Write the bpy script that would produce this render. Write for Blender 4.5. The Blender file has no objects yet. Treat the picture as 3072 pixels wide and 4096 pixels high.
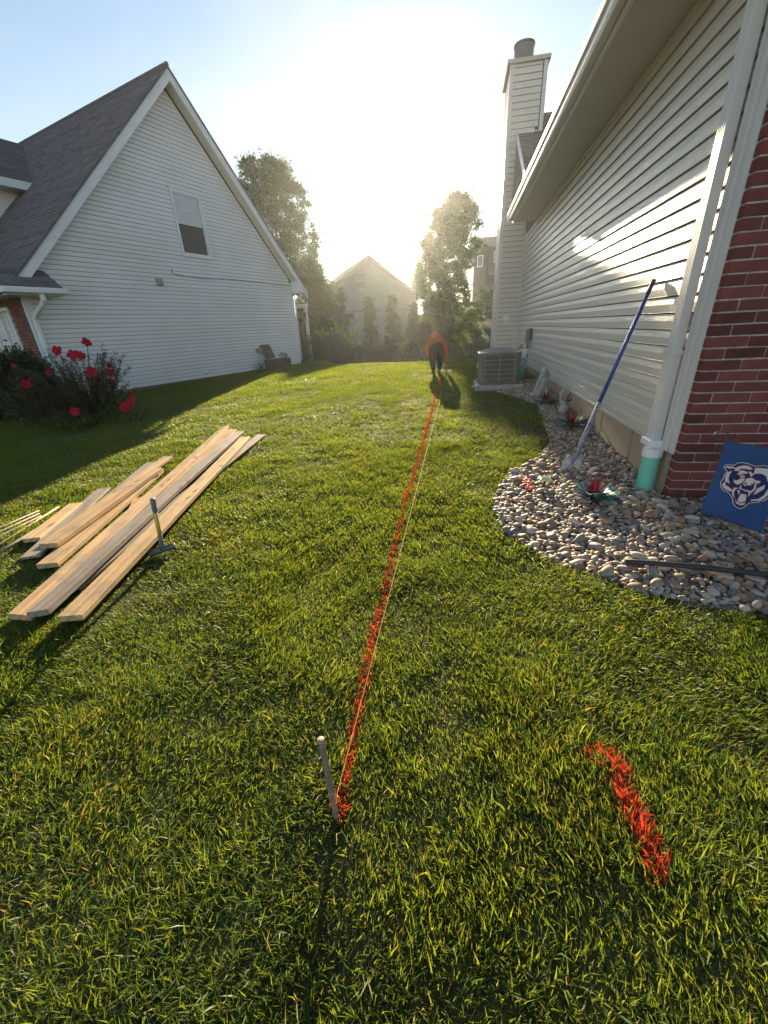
import bpy, math, random
import numpy as np
from mathutils import Vector, Matrix, noise as mnoise
random.seed(7); RNG = np.random.default_rng(11)
R = math.radians
SC = bpy.context.scene
COL = SC.collection

# ------------------------------------------------------------------ camera
cam_d = bpy.data.cameras.new('camera'); cam = bpy.data.objects.new('camera', cam_d); COL.objects.link(cam)
cam_d.sensor_fit = 'HORIZONTAL'; cam_d.sensor_width = 36; cam_d.lens = 398 / 768 * 36
cam_d.clip_start = .05; cam_d.clip_end = 3000
XR = Vector((0.98460268, 0.1679487, -0.04848503)); YD = Vector((0.02724568, -0.42141363, -0.90645917)); ZF = Vector((-0.17267089, 0.89118112, -0.41950087))
cam.matrix_world = Matrix(((XR.x, -YD.x, -ZF.x, 0), (XR.y, -YD.y, -ZF.y, 0), (XR.z, -YD.z, -ZF.z, 1.46), (0, 0, 0, 1)))
SC.camera = cam

# ------------------------------------------------------------------ light
SUN_AZ, SUN_EL = R(-6.5), R(13.3)
world = bpy.data.worlds.new('World'); SC.world = world; world.use_nodes = True
nt = world.node_tree; nt.nodes.clear()
wo = nt.nodes.new('ShaderNodeOutputWorld'); bg = nt.nodes.new('ShaderNodeBackground')
sky = nt.nodes.new('ShaderNodeTexSky'); sky.sky_type = 'NISHITA'; sky.sun_disc = False
sky.sun_elevation = SUN_EL; sky.sun_rotation = SUN_AZ; sky.air_density = 1.0; sky.dust_density = .1; sky.ozone_density = 1.0
# thin high cloud veil, the same all round the sky
tc = nt.nodes.new('ShaderNodeTexCoord'); mp = nt.nodes.new('ShaderNodeMapping'); mp.inputs['Scale'].default_value = (1.3, 2.6, 4.5)
nz = nt.nodes.new('ShaderNodeTexNoise'); nz.inputs['Scale'].default_value = 1.6; nz.inputs['Detail'].default_value = 6; nz.inputs['Distortion'].default_value = .7
rp = nt.nodes.new('ShaderNodeMapRange'); rp.inputs[1].default_value = .42; rp.inputs[2].default_value = .75; rp.inputs[3].default_value = .22; rp.inputs[4].default_value = .75
mx = nt.nodes.new('ShaderNodeMixRGB'); hs = nt.nodes.new('ShaderNodeHueSaturation'); hs.inputs['Saturation'].default_value = .45; hs.inputs['Value'].default_value = .95
L = nt.links.new
L(tc.outputs['Generated'], mp.inputs[0]); L(mp.outputs[0], nz.inputs[0]); L(nz.outputs[0], rp.inputs[0])
L(sky.outputs[0], hs.inputs['Color']); L(rp.outputs[0], mx.inputs[0]); L(sky.outputs[0], mx.inputs[1]); L(hs.outputs[0], mx.inputs[2])
L(mx.outputs[0], bg.inputs[0]); L(bg.outputs[0], wo.inputs[0]); bg.inputs[1].default_value = .055
sd = bpy.data.lights.new('sun', 'SUN'); sd.energy = 4.6; sd.angle = R(.53); sd.color = (1, .80, .52)
sun = bpy.data.objects.new('sun', sd); COL.objects.link(sun)
sun.rotation_euler = Vector((math.sin(SUN_AZ) * math.cos(SUN_EL), math.cos(SUN_AZ) * math.cos(SUN_EL), math.sin(SUN_EL))).to_track_quat('Z', 'Y').to_euler()
vs = SC.view_settings; vs.view_transform = 'Standard'; vs.look = 'None'; vs.gamma = 1; vs.exposure = 1.95; vs.use_curve_mapping = False
SC.cycles.max_bounces = 8; SC.cycles.transparent_max_bounces = 12; SC.cycles.volume_bounces = 0
SC.cycles.caustics_reflective = False; SC.cycles.caustics_refractive = False

# ------------------------------------------------------------------ materials
def col(c): return (c[0], c[1], c[2], 1)
def mat(name, c, rough=.6, metal=0, spec=.5, c2=None, nscale=8., stretch=None, bump=0., bscale=60., bstretch=None, vary=0., emit=None, alpha=1, coords='Object', trans=0., detail=5, lo=.35, hi=.65, coat=0):
    m = bpy.data.materials.new(name); m.use_nodes = True; t = m.node_tree; P = t.nodes['Principled BSDF']; N = t.nodes.new; K = t.links.new
    P.inputs['Base Color'].default_value = col(c); P.inputs['Roughness'].default_value = rough; P.inputs['Metallic'].default_value = metal
    P.inputs['Specular IOR Level'].default_value = spec; P.inputs['Coat Weight'].default_value = coat
    tc = N('ShaderNodeTexCoord'); out = None
    if c2 is not None:
        mpn = N('ShaderNodeMapping'); mpn.inputs['Scale'].default_value = stretch or (1, 1, 1)
        n = N('ShaderNodeTexNoise'); n.inputs['Scale'].default_value = nscale; n.inputs['Detail'].default_value = detail
        r = N('ShaderNodeMapRange'); r.inputs[1].default_value = lo; r.inputs[2].default_value = hi
        x = N('ShaderNodeMixRGB'); x.inputs[1].default_value = col(c); x.inputs[2].default_value = col(c2)
        K(tc.outputs[coords], mpn.inputs[0]); K(mpn.outputs[0], n.inputs[0]); K(n.outputs[0], r.inputs[0]); K(r.outputs[0], x.inputs[0]); out = x.outputs[0]
    if vary:
        oi = N('ShaderNodeObjectInfo'); h = N('ShaderNodeHueSaturation'); r = N('ShaderNodeMapRange'); r.inputs[3].default_value = 1 - vary; r.inputs[4].default_value = 1 + vary
        K(oi.outputs['Random'], r.inputs[0]); K(r.outputs[0], h.inputs['Value'])
        if out: K(out, h.inputs['Color'])
        else: h.inputs['Color'].default_value = col(c)
        out = h.outputs[0]
    if out: K(out, P.inputs['Base Color'])
    if bump:
        n = N('ShaderNodeTexNoise'); n.inputs['Scale'].default_value = bscale; n.inputs['Detail'].default_value = 4
        mpn = N('ShaderNodeMapping'); mpn.inputs['Scale'].default_value = bstretch or (1, 1, 1)
        b = N('ShaderNodeBump'); b.inputs['Strength'].default_value = bump; b.inputs['Distance'].default_value = .01
        K(tc.outputs[coords], mpn.inputs[0]); K(mpn.outputs[0], n.inputs[0]); K(n.outputs[0], b.inputs['Height']); K(b.outputs[0], P.inputs['Normal'])
    if trans:
        tr = N('ShaderNodeBsdfTranslucent'); ms = N('ShaderNodeMixShader'); ms.inputs[0].default_value = trans
        if out: K(out, tr.inputs[0])
        else: tr.inputs[0].default_value = col(c)
        K(P.outputs[0], ms.inputs[1]); K(tr.outputs[0], ms.inputs[2]); K(ms.outputs[0], t.nodes['Material Output'].inputs[0])
    return m
def attr_mat(name, rough=.5, trans=.4, spec=.4, tgain=(1, 1, 1)):
    m = bpy.data.materials.new(name); m.use_nodes = True; t = m.node_tree; P = t.nodes['Principled BSDF']; N = t.nodes.new; K = t.links.new
    a = N('ShaderNodeVertexColor'); a.layer_name = 'Col'
    K(a.outputs[0], P.inputs['Base Color']); P.inputs['Roughness'].default_value = rough; P.inputs['Specular IOR Level'].default_value = spec
    if trans:
        tr = N('ShaderNodeBsdfTranslucent'); g = N('ShaderNodeMixRGB'); g.blend_type = 'MULTIPLY'; g.inputs[0].default_value = 1; g.inputs[2].default_value = col(tgain)
        K(a.outputs[0], g.inputs[1]); K(g.outputs[0], tr.inputs[0])
        ms = N('ShaderNodeMixShader'); ms.inputs[0].default_value = trans
        K(P.outputs[0], ms.inputs[1]); K(tr.outputs[0], ms.inputs[2]); K(ms.outputs[0], t.nodes['Material Output'].inputs[0])
    return m
M = {}
M['grass'] = attr_mat('grass_blade', .45, .55, .4, (2.05, 1.8, .62))
M['paintgrass'] = attr_mat('painted_grass', .55, .35, .3)
M['leaf'] = attr_mat('leaf', .5, .35, .35, (1.5, 1.5, .6))
M['petal'] = attr_mat('petal', .6, .35, .2)
M['stone'] = attr_mat('river_stone', .62, 0, .4)
M['soil'] = mat('soil_thatch', (.050, .055, .022), .95, c2=(.085, .085, .035), nscale=14, bump=.15, bscale=70, detail=8)
M['gravelbase'] = mat('gravel_base', (.10, .085, .07), .95, c2=(.2, .18, .15), nscale=30, bump=.5)
M['vinylR'] = mat('beige_vinyl', (.66, .60, .53), .33, spec=.6, c2=(.69, .63, .56), nscale=1.5, bump=.22, bscale=26, bstretch=(6, .45, 14), vary=.02, coat=0)
M['vinylL'] = mat('white_vinyl', (.76, .77, .79), .5, c2=(.71, .70, .68), nscale=.8, bump=.05, bscale=30, bstretch=(1, 1, 8), vary=.02)
M['seamshade'] = mat('seam_shade_backing', (.10, .095, .09), .9)  # dark backing colour stands in for the shade inside the siding gaps
M['trimR'] = mat('beige_trim', (.66, .63, .62), .4, c2=(.70, .67, .66), nscale=4, bump=.03)
M['trimL'] = mat('white_trim', (.74, .76, .80), .5, c2=(.68, .69, .71), nscale=3)
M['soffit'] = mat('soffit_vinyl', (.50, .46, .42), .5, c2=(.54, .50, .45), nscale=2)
M['soffitL'] = mat('soffit_pale', (.62, .60, .57), .6, c2=(.66, .62, .52), nscale=3)
M['concrete'] = mat('tan_foundation', (.46, .33, .21), .9, c2=(.38, .30, .22), nscale=2.2, bump=.25, bscale=18)
M['concreteL'] = mat('brown_foundation', (.22, .13, .10), .9, c2=(.3, .2, .15), nscale=5)
M['pad'] = mat('pad_concrete', (.42, .41, .39), .85, c2=(.34, .33, .31), nscale=9)
M['mortar'] = mat('mortar', (.50, .46, .41), .95, c2=(.31, .28, .24), nscale=22, bump=.5, bscale=60)
M['brick'] = mat('red_brick', (.21, .046, .038), .9, c2=(.10, .030, .034), nscale=5, bump=.6, bscale=60, vary=.42, lo=.3, hi=.75)
M['brickL'] = mat('dark_red_brick', (.20, .062, .055), .85, c2=(.14, .045, .045), nscale=6, bump=.3, bscale=60, vary=.3)
M['shingle'] = mat('grey_shingle', (.105, .095, .10), .9, c2=(.165, .15, .15), nscale=5, stretch=(1, 1, 1), bump=.3, bscale=90, vary=.13, lo=.3, hi=.7)
M['shingleB'] = mat('brown_shingle', (.14, .115, .095), .9, c2=(.2, .16, .13), nscale=6, bump=.3, vary=.1)
M['glass'] = mat('window_glass', (.30, .35, .38), .12, spec=.8, c2=(.24, .28, .31), nscale=1)
M['curtain'] = mat('curtain', (.62, .64, .66), .8, c2=(.55, .58, .61), nscale=3, stretch=(8, 8, 1))
M['screen'] = mat('screened_glass', (.20, .18, .19), .5, c2=(.26, .24, .25), nscale=1.5)
M['white'] = mat('white_plastic', (.78, .79, .80), .45)
M['metalgrey'] = mat('grey_painted_steel', (.17, .165, .16), .5, spec=.5, c2=(.14, .135, .13), nscale=8)
M['coil'] = mat('coil_fins', (.10, .092, .085), .7, c2=(.15, .135, .12), nscale=6, stretch=(1, 1, 12))
M['wire'] = mat('grille_wire', (.42, .41, .40), .5)
M['copper'] = mat('grey_conduit', (.16, .16, .16), .55)
M['black'] = mat('black_rubber', (.03, .03, .033), .6)
M['box'] = mat('meter_box', (.42, .38, .32), .6, c2=(.30, .26, .22), nscale=14)
M['green'] = mat('green_pvc', (.17, .62, .50), .42, c2=(.21, .60, .50), nscale=5, spec=.5)
M['stonegrey'] = mat('cast_stone', (.50, .50, .49), .85, c2=(.34, .35, .35), nscale=14, bump=.35, bscale=40)
M['bronze'] = mat('dark_bronze', (.06, .045, .035), .45, metal=.5)
M['handleblue'] = mat('blue_fibreglass', (.025, .05, .28), .38, c2=(.05, .08, .32), nscale=40, lo=.6, hi=.8)
M['handleworn'] = mat('worn_handle', (.34, .34, .35), .7, c2=(.12, .14, .3), nscale=45)
M['blade'] = mat('dusty_steel', (.48, .46, .44), .6, metal=.25, c2=(.34, .32, .31), nscale=20)
M['grip'] = mat('black_grip', (.03, .032, .05), .5)
M['slate'] = mat('slate_rubber', (.10, .13, .17), .5, c2=(.15, .17, .2), nscale=30)
M['yellow'] = mat('yellow_fibreglass', (.62, .48, .08), .4, c2=(.5, .4, .12), nscale=30)
M['iron'] = mat('forged_iron', (.09, .09, .095), .5, metal=.6, c2=(.16, .15, .14), nscale=30)
M['rust'] = mat('rusty_steel', (.20, .15, .12), .75, metal=.3, c2=(.32, .27, .24), nscale=55, bump=.3, bscale=200)
M['rusttop'] = mat('hammered_top', (.45, .36, .28), .7, metal=.2, c2=(.3, .22, .16), nscale=120)
M['string'] = mat('orange_twine', (.80, .36, .14), .7, trans=.2)
M['stringo'] = mat('orange_knot', (.85, .18, .06), .7)
def wood(name, a, b, k):
    m = mat(name, a, .75, c2=b, nscale=3.2, stretch=(.5, 11, 11), bump=.3, bscale=26, bstretch=(.4, 6, 6), vary=.10, lo=k, hi=k + .30, detail=8)
    t = m.node_tree; P = t.nodes['Principled BSDF']; N = t.nodes.new; K = t.links.new; src = P.inputs['Base Color'].links[0].from_socket
    tc = N('ShaderNodeTexCoord'); oi = N('ShaderNodeObjectInfo'); ad = N('ShaderNodeVectorMath'); ad.operation = 'ADD'; K(tc.outputs['Object'], ad.inputs[0]); K(oi.outputs['Location'], ad.inputs[1])
    mp_ = N('ShaderNodeMapping'); mp_.inputs['Scale'].default_value = (2.6, 8.0, 0); K(ad.outputs[0], mp_.inputs[0])
    vo = N('ShaderNodeTexVoronoi'); vo.inputs['Scale'].default_value = 1.0; K(mp_.outputs[0], vo.inputs['Vector'])
    r1 = N('ShaderNodeMapRange'); r1.inputs[1].default_value = .07; r1.inputs[2].default_value = .19; r1.inputs[3].default_value = .85; r1.inputs[4].default_value = 0; K(vo.outputs['Distance'], r1.inputs[0])
    x1 = N('ShaderNodeMixRGB'); x1.inputs[2].default_value = (.10, .055, .03, 1); K(r1.outputs[0], x1.inputs[0]); K(src, x1.inputs[1])
    n2 = N('ShaderNodeTexNoise'); n2.inputs['Scale'].default_value = 3.2; n2.inputs['Detail'].default_value = 7; n2.inputs['Roughness'].default_value = .7; K(ad.outputs[0], n2.inputs[0])
    r2 = N('ShaderNodeMapRange'); r2.inputs[1].default_value = .53; r2.inputs[2].default_value = .68; r2.inputs[4].default_value = .65; K(n2.outputs[0], r2.inputs[0])
    x2 = N('ShaderNodeMixRGB'); x2.inputs[2].default_value = (.17, .15, .14, 1); K(r2.outputs[0], x2.inputs[0]); K(x1.outputs[0], x2.inputs[1]); K(x2.outputs[0], P.inputs['Base Color'])
    return m
M['wood1'] = wood('pine_board', (.62, .43, .22), (.40, .24, .11), .40)
M['wood2'] = wood('tan_board', (.54, .36, .19), (.33, .20, .11), .40)
M['wood3'] = wood('weathered_board', (.33, .29, .25), (.22, .17, .13), .38)
M['fence'] = mat('fence_wood', (.05, .042, .035), .85, c2=(.08, .068, .055), nscale=10, stretch=(3, 3, .4))
M['bark'] = mat('bark', (.075, .06, .048), .95, c2=(.13, .11, .09), nscale=9, stretch=(4, 4, 1), bump=.6, bscale=20)
M['flag'] = mat('navy_cloth', (.035, .10, .30), .8, c2=(.03, .085, .26), nscale=7, bump=.1, bscale=300, trans=.18)
M['navy'] = mat('navy_print', (.012, .022, .12), .8)
M['printw'] = mat('pale_print', (.66, .62, .62), .8)
M['printo'] = mat('orange_print', (.72, .22, .12), .8)
M['skin'] = mat('skin', (.45, .27, .19), .55)
M['shirt'] = mat('orange_shirt', (.70, .22, .07), .8, c2=(.60, .18, .05), nscale=9, bump=.3, bscale=14, trans=.15)
M['jeans'] = mat('dark_trousers', (.022, .03, .045), .8, c2=(.035, .045, .06), nscale=8, bump=.3, bscale=14)
M['boot'] = mat('brown_boot', (.09, .07, .05), .7)
M['hair'] = mat('hair', (.03, .02, .015), .6)
M['can'] = mat('spray_can', (.5, .5, .5), .35, metal=.6)
M['darkplastic'] = mat('dark_plastic', (.055, .048, .042), .6, c2=(.08, .07, .06), nscale=9)
M['houseB'] = mat('far_siding', (.27, .27, .27), .7, c2=(.31, .31, .31), nscale=2)
M['houseC'] = mat('far_taupe_siding', (.20, .18, .16), .7)
M['roofB'] = mat('far_roof', (.14, .11, .085), .9, c2=(.2, .16, .12), nscale=3)
M['darkwin'] = mat('dark_window', (.05, .055, .06), .2)
M['solar'] = mat('lime_plastic', (.42, .62, .30), .4)
M['mist'] = None

# ------------------------------------------------------------------ mesh helpers
def link(o, parent=None):
    COL.objects.link(o)
    if parent is not None: o.parent = parent
    return o
def tag(o, label=None, cat=None, group=None, kind=None):
    if label: o['label'] = label
    if cat: o['category'] = cat
    if group: o['group'] = group
    if kind: o['kind'] = kind
    return o
def empty(name, loc=(0, 0, 0), rz=0, **k):
    o = bpy.data.objects.new(name, None); o.empty_display_size = .1; o.location = loc; o.rotation_euler = (0, 0, rz); COL.objects.link(o); return tag(o, **k)
class B:
    def __init__(s): s.v = []; s.f = []; s.c = []
    def add(s, vs, fs):
        n = len(s.v); s.v += [tuple(p) for p in vs]; s.f += [tuple(i + n for i in f) for f in fs]; return s
    def box(s, a, b, M4=None):
        x0, y0, z0 = a; x1, y1, z1 = b
        v = [(x0, y0, z0), (x1, y0, z0), (x1, y1, z0), (x0, y1, z0), (x0, y0, z1), (x1, y0, z1), (x1, y1, z1), (x0, y1, z1)]
        if M4 is not None: v = [M4 @ Vector(p) for p in v]
        return s.add(v, [(0, 3, 2, 1), (4, 5, 6, 7), (0, 1, 5, 4), (1, 2, 6, 5), (2, 3, 7, 6), (3, 0, 4, 7)])
    def beam(s, p, q, w, t, up=(0, 0, 1)):
        p = Vector(p); q = Vector(q); d = (q - p).normalized(); u = Vector(up); sx = d.cross(u).normalized(); uz = sx.cross(d)
        v = []
        for e in (p, q):
            for a, b in ((-1, -1), (1, -1), (1, 1), (-1, 1)): v.append(e + sx * (a * w / 2) + uz * (b * t / 2))
        return s.add(v, [(0, 1, 2, 3), (7, 6, 5, 4), (0, 4, 5, 1), (1, 5, 6, 2), (2, 6, 7, 3), (3, 7, 4, 0)])
    def tube(s, pts, r, n=8, caps=True):
        pts = [Vector(p) for p in pts]; rr = r if isinstance(r, (list, tuple)) else [r] * len(pts); v = []; a0 = None
        for i, p in enumerate(pts):
            d = (pts[min(i + 1, len(pts) - 1)] - pts[max(i - 1, 0)])
            d = d.normalized() if d.length > 1e-9 else Vector((0, 0, 1))
            if a0 is None: a0 = d.cross(Vector((0, 0, 1)) if abs(d.z) < .9 else Vector((1, 0, 0))).normalized()
            a0 = (a0 - d * a0.dot(d)).normalized(); b0 = d.cross(a0)
            for k in range(n):
                t = 2 * math.pi * k / n; v.append(p + (a0 * math.cos(t) + b0 * math.sin(t)) * rr[i])
        f = []
        for i in range(len(pts) - 1):
            for k in range(n): f.append((i * n + k, i * n + (k + 1) % n, (i + 1) * n + (k + 1) % n, (i + 1) * n + k))
        if caps: f.append(tuple(range(n - 1, -1, -1))); f.append(tuple(range((len(pts) - 1) * n, len(pts) * n)))
        return s.add(v, f)
    def prism(s, poly, ax, d0, d1):   # poly extruded: ax function (u,v,w)->xyz
        n = len(poly); v = [ax(a, b, d0) for a, b in poly] + [ax(a, b, d1) for a, b in poly]
        return s.add(v, [tuple(range(n - 1, -1, -1)), tuple(range(n, 2 * n))] + [(i, (i + 1) % n, n + (i + 1) % n, n + i) for i in range(n)])
    def quad(s, a, b, c, d): return s.add([a, b, c, d], [(0, 1, 2, 3)])
    def mesh(s, name, m, smooth=False):
        me = bpy.data.meshes.new(name); me.from_pydata(s.v, [], s.f)
        if m: me.materials.append(m)
        if smooth: me.polygons.foreach_set('use_smooth', [True] * len(me.polygons))
        me.validate(clean_customdata=False); me.update(); return me
    def build(s, name, m, parent=None, smooth=False, **k):
        o = bpy.data.objects.new(name, s.mesh(name, m, smooth)); link(o, parent); return tag(o, **k)
def bevel(o, w=.004, seg=1):
    b = o.modifiers.new('bevel', 'BEVEL'); b.width = w; b.segments = seg; b.limit_method = 'ANGLE'; return o
def fastmesh(name, V, F, m, C=None, parent=None, smooth=False, **k):
    """V (n,3), F (m,3 or 4) arrays, C (n,3) colours"""
    me = bpy.data.meshes.new(name); V = np.ascontiguousarray(V, np.float32); F = np.ascontiguousarray(F, np.int32)
    me.vertices.add(len(V)); me.vertices.foreach_set('co', V.ravel())
    w = F.shape[1]; me.loops.add(F.size); me.loops.foreach_set('vertex_index', F.ravel())
    me.polygons.add(len(F)); me.polygons.foreach_set('loop_start', np.arange(0, F.size, w, dtype=np.int32))
    try: me.polygons.foreach_set('loop_total', np.full(len(F), w, np.int32))
    except Exception: pass
    if smooth: me.polygons.foreach_set('use_smooth', np.ones(len(F), bool))
    me.materials.append(m)
    if C is not None:
        a = me.color_attributes.new('Col', 'FLOAT_COLOR', 'POINT'); cc = np.ones((len(V), 4), np.float32); cc[:, :3] = C; a.data.foreach_set('color', cc.ravel())
    me.update(calc_edges=True); o = bpy.data.objects.new(name, me); link(o, parent); return tag(o, **k)

# ------------------------------------------------------------------ terrain
BED = [(.80, 8.55), (1.32, 7.13), (1.20, 5.6), (1.14, 4.97), (.90, 4.5), (.66, 4.20), (.46, 3.8), (.37, 3.46), (.34, 3.03), (.40, 2.75), (.52, 2.53), (.78, 2.27), (1.10, 2.06), (1.64, 1.98), (2.4, 1.95), (5, 1.95), (5, 9.6), (.80, 9.6)]
def sm(t): t = np.clip(t, 0, 1); return t * t * (3 - 2 * t)
def G(x, y):
    x = np.asarray(x, float); y = np.asarray(y, float)
    z = .27 * sm((y - 1.5) / 13.0) * .35 + .27 * np.clip((y - 2.8) / 8.5, 0, 1) * .65
    z = z + .06 * sm((x - .4) / 1.4) * sm((y - 3.3) / 3)
    y0 = 15.2 + 2.6 * sm((-x - 4.6) / 1.6) + 1.0 * sm((x - .9) / 1.5) * 0
    d = np.clip(y - y0, 0, None)
    fall = -.13 * np.clip(d, 0, 9) + .02
    z = z + np.where(d > 0, fall * sm(d / 1.2), 0)
    rise = .135 * np.clip(y - 27, 0, 22) * sm((x + 9) / 7) + .05 * np.clip(y - 27, 0, 25)
    z = z + rise
    z = z + .012 * np.sin(x * 1.7 + 1) * np.sin(y * 1.3) + .006 * np.sin(x * 5.1) * np.sin(y * 4.3 + 2)
    return z
def g(x, y): return float(G(x, y))
def inpoly(x, y, P):
    x = np.asarray(x); y = np.asarray(y); r = np.zeros(x.shape, bool); j = len(P) - 1
    for i in range(len(P)):
        xi, yi = P[i]; xj, yj = P[j]
        c = ((yi > y) != (yj > y)) & (x < (xj - xi) * (y - yi) / (yj - yi + 1e-12) + xi); r ^= c; j = i
    return r
def vnoise(x, y, s, seed=0):
    r = np.random.default_rng(seed); T = r.random((64, 64)); u = x * s + 1000; v = y * s + 1000
    i = np.floor(u).astype(int); j = np.floor(v).astype(int); a = u - i; b = v - j; a = a * a * (3 - 2 * a); b = b * b * (3 - 2 * b)
    q = lambda p, t: T[p % 64, t % 64]
    return (q(i, j) * (1 - a) + q(i + 1, j) * a) * (1 - b) + (q(i, j + 1) * (1 - a) + q(i + 1, j + 1) * a) * b
def grid(xs, ys):
    X, Y = np.meshgrid(xs, ys); V = np.stack([X.ravel(), Y.ravel(), G(X, Y).ravel()], 1); n = len(xs); m_ = len(ys)
    i = np.arange(n - 1)[None, :] + n * np.arange(m_ - 1)[:, None]; i = i.ravel()
    return V, np.stack([i, i + 1, i + n + 1, i + n], 1)
xs = np.concatenate([np.linspace(-255, -60, 8), np.linspace(-50, -12, 20), np.linspace(-11.5, 6, 90), np.linspace(7, 50, 20), np.linspace(70, 255, 8)])
ys = np.concatenate([np.linspace(-55, -10, 5), np.linspace(-6, 30, 150), np.linspace(31, 60, 30), np.linspace(80, 245, 10)])
V, F = grid(xs, ys)
fastmesh('ground', V, F, M['soil'], smooth=True, kind='structure')
# gravel bed base sheet, just above the soil
bx = np.linspace(.2, 5, 60); by = np.linspace(1.9, 9.7, 90); V, F = grid(bx, by); V[:, 2] += .006
cx = V[F][:, :, 0].mean(1); cy = V[F][:, :, 1].mean(1); F = F[inpoly(cx, cy, BED)]
gb = fastmesh('gravel_bed', V, F, M['gravelbase'], smooth=True, kind='structure')

# ------------------------------------------------------------------ grass
def in_view(x, y, mg):
    """visible wedge of the lawn plus a margin of mg metres (level of detail only)"""
    return (x > -1.42 * y - 1.3 - mg) & (x < .72 * y + 1.5 + mg) & (y > .05 - mg)
LW = (-.945, .326)   # left house wall line through (-6.47,16.86) heading (.323,.946)
def lawn_ok(x, y):
    s = (x + 6.47) * .946 - (y - 16.86) * .323      # > 0 : yard side of the left wall
    front = -((x + 6.4718) * .32299571 + (y - 16.863) * .94640043) > 9.03      # street side of the left house
    ok = (s > .03) | (y > 17.2) | front
    ok &= ~((s < .1) & ~front & (y < 30) & (x < -6))
    ok &= ~((x > 1.70) & (y > 9))
    ok &= ~((x > .36) & (x < 1.8) & (y > 8.7) & (y < 13.85)) | ((y > 9.9) & (x < .95))
    ok &= ~((x > 1.05) & (y > 13.7) & (y < 60))
    jit = .10 * (vnoise(x, y, 5, 3) - .5) + .06 * (vnoise(x, y, 19, 4) - .5)
    ok &= ~inpoly(x - jit, y + jit, BED)
    return ok
LINE = [(-.345, .72), (-.375, 1.10), (-.385, 1.40), (-.395, 1.9), (-.42, 2.7), (-.435, 3.9), (-.42, 5.6), (-.42, 7.8), (-.405, 9.6), (-.405, 10.9)]
STROKE = [(.545, 1.03), (.60, .985), (.575, .93), (.595, .85), (.594, .775), (.600, .70)]
def dist_path(x, y, P):
    d = np.full(np.shape(x), 9.)
    for (a, b), (c, e) in zip(P[:-1], P[1:]):
        t = np.clip(((x - a) * (c - a) + (y - b) * (e - b)) / ((c - a) ** 2 + (e - b) ** 2), 0, 1); d = np.minimum(d, np.hypot(x - a - t * (c - a), y - b - t * (e - b)))
    return d
def blades(x, y, seed, Lr, W, seg=2, colfn=None, zoff=0, lay=1.0):
    r = np.random.default_rng(seed); n = len(x)
    flow = 2 * math.pi * (vnoise(x, y, 1.3, 5) * 1.3 + .35 * vnoise(x, y, 5, 6))
    phi = flow + r.normal(0, 1.25 - .55 * np.clip(vnoise(x, y, .9, 77) * 2 - .9, 0, 1), n)
    tall = .45 + .75 * vnoise(x, y, 2.4, 9) + .45 * vnoise(x, y, 8, 61)
    Ln = r.uniform(*Lr, n) * tall
    comb = np.clip(vnoise(x, y, 1.1, 8) * 1.6 - .35, 0, 1) * lay
    th = np.clip(r.normal(.55, .34, n) + .50 * comb, .05, 1.42)      # lean from vertical
    w = W * r.uniform(.6, 1.3, n)
    az = r.uniform(0, math.pi, n)
    dx = np.cos(phi); dy = np.sin(phi); z0 = G(x, y) + zoff
    wx = np.cos(az) * w / 2; wy = np.sin(az) * w / 2
    P0 = np.stack([x, y, z0 - .004], 1)
    sx = np.sin(th); cz = np.cos(th)
    A = np.stack([dx * sx * .7, dy * sx * .7, cz * 1.0], 1); A /= np.linalg.norm(A, axis=1)[:, None]
    th2 = np.clip(th + r.uniform(.1, .6, n), 0, 1.6); Bv = np.stack([dx * np.sin(th2), dy * np.sin(th2), np.cos(th2)], 1)
    P1 = P0 + A * (Ln * .55)[:, None]; P2 = P1 + Bv * (Ln * .45)[:, None]
    Wv = np.stack([wx, wy, r.normal(0, .25, n) * w], 1)
    # colour
    t = r.random(n); pt = vnoise(x, y, 1.6, 21); pt2 = vnoise(x, y, 7, 22)
    c0 = np.array([.080, .128, .024]); c1 = np.array([.175, .218, .040]); c2 = np.array([.045, .095, .038])
    pt = np.clip(.65 * pt + .5 * vnoise(x, y, .55, 23) - .1, 0, 1); C = c0 + (c1 - c0) * (t * .5 + .5 * pt)[:, None]; k = r.random(n) < (.18 + .25 * pt2); C[k] = c2 * (.8 + .5 * r.random(k.sum()))[:, None]
    dry = r.random(n) < (.014 + .13 * np.clip(vnoise(x, y, 2.6, 31) * 3 - 2.1, 0, 1)); C[dry] = np.array([.24, .19, .08]) * (.7 + .6 * r.random(dry.sum()))[:, None]
    if colfn is not None: C = colfn(C, r, n)
    if seg == 2:
        V = np.empty((n, 5, 3)); V[:, 0] = P0 - Wv; V[:, 1] = P0 + Wv; V[:, 2] = P1 + Wv * .8; V[:, 3] = P1 - Wv * .8; V[:, 4] = P2
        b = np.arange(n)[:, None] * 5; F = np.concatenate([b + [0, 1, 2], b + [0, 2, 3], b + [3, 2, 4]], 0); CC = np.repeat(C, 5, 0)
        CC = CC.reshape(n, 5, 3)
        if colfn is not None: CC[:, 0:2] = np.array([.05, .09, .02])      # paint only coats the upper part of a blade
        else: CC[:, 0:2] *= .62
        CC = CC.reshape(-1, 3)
    else:
        V = np.empty((n, 3, 3)); V[:, 0] = P0 - Wv; V[:, 1] = P0 + Wv; V[:, 2] = P2; b = np.arange(n)[:, None] * 3; F = b + [0, 1, 2]; CC = np.repeat(C, 3, 0)
    return V.reshape(-1, 3), F, CC
def scatter(n, x0, x1, y0, y1, mg, seed):
    r = np.random.default_rng(seed); x = r.uniform(x0, x1, n); y = r.uniform(y0, y1, n)
    k = in_view(x, y, mg) & lawn_ok(x, y) & (r.random(n) < np.clip(.30 + 1.1 * vnoise(x, y, 8, 61) + .5 * (vnoise(x, y, 2.2, 62) - .4), .58, 1)); return x[k], y[k]
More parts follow.
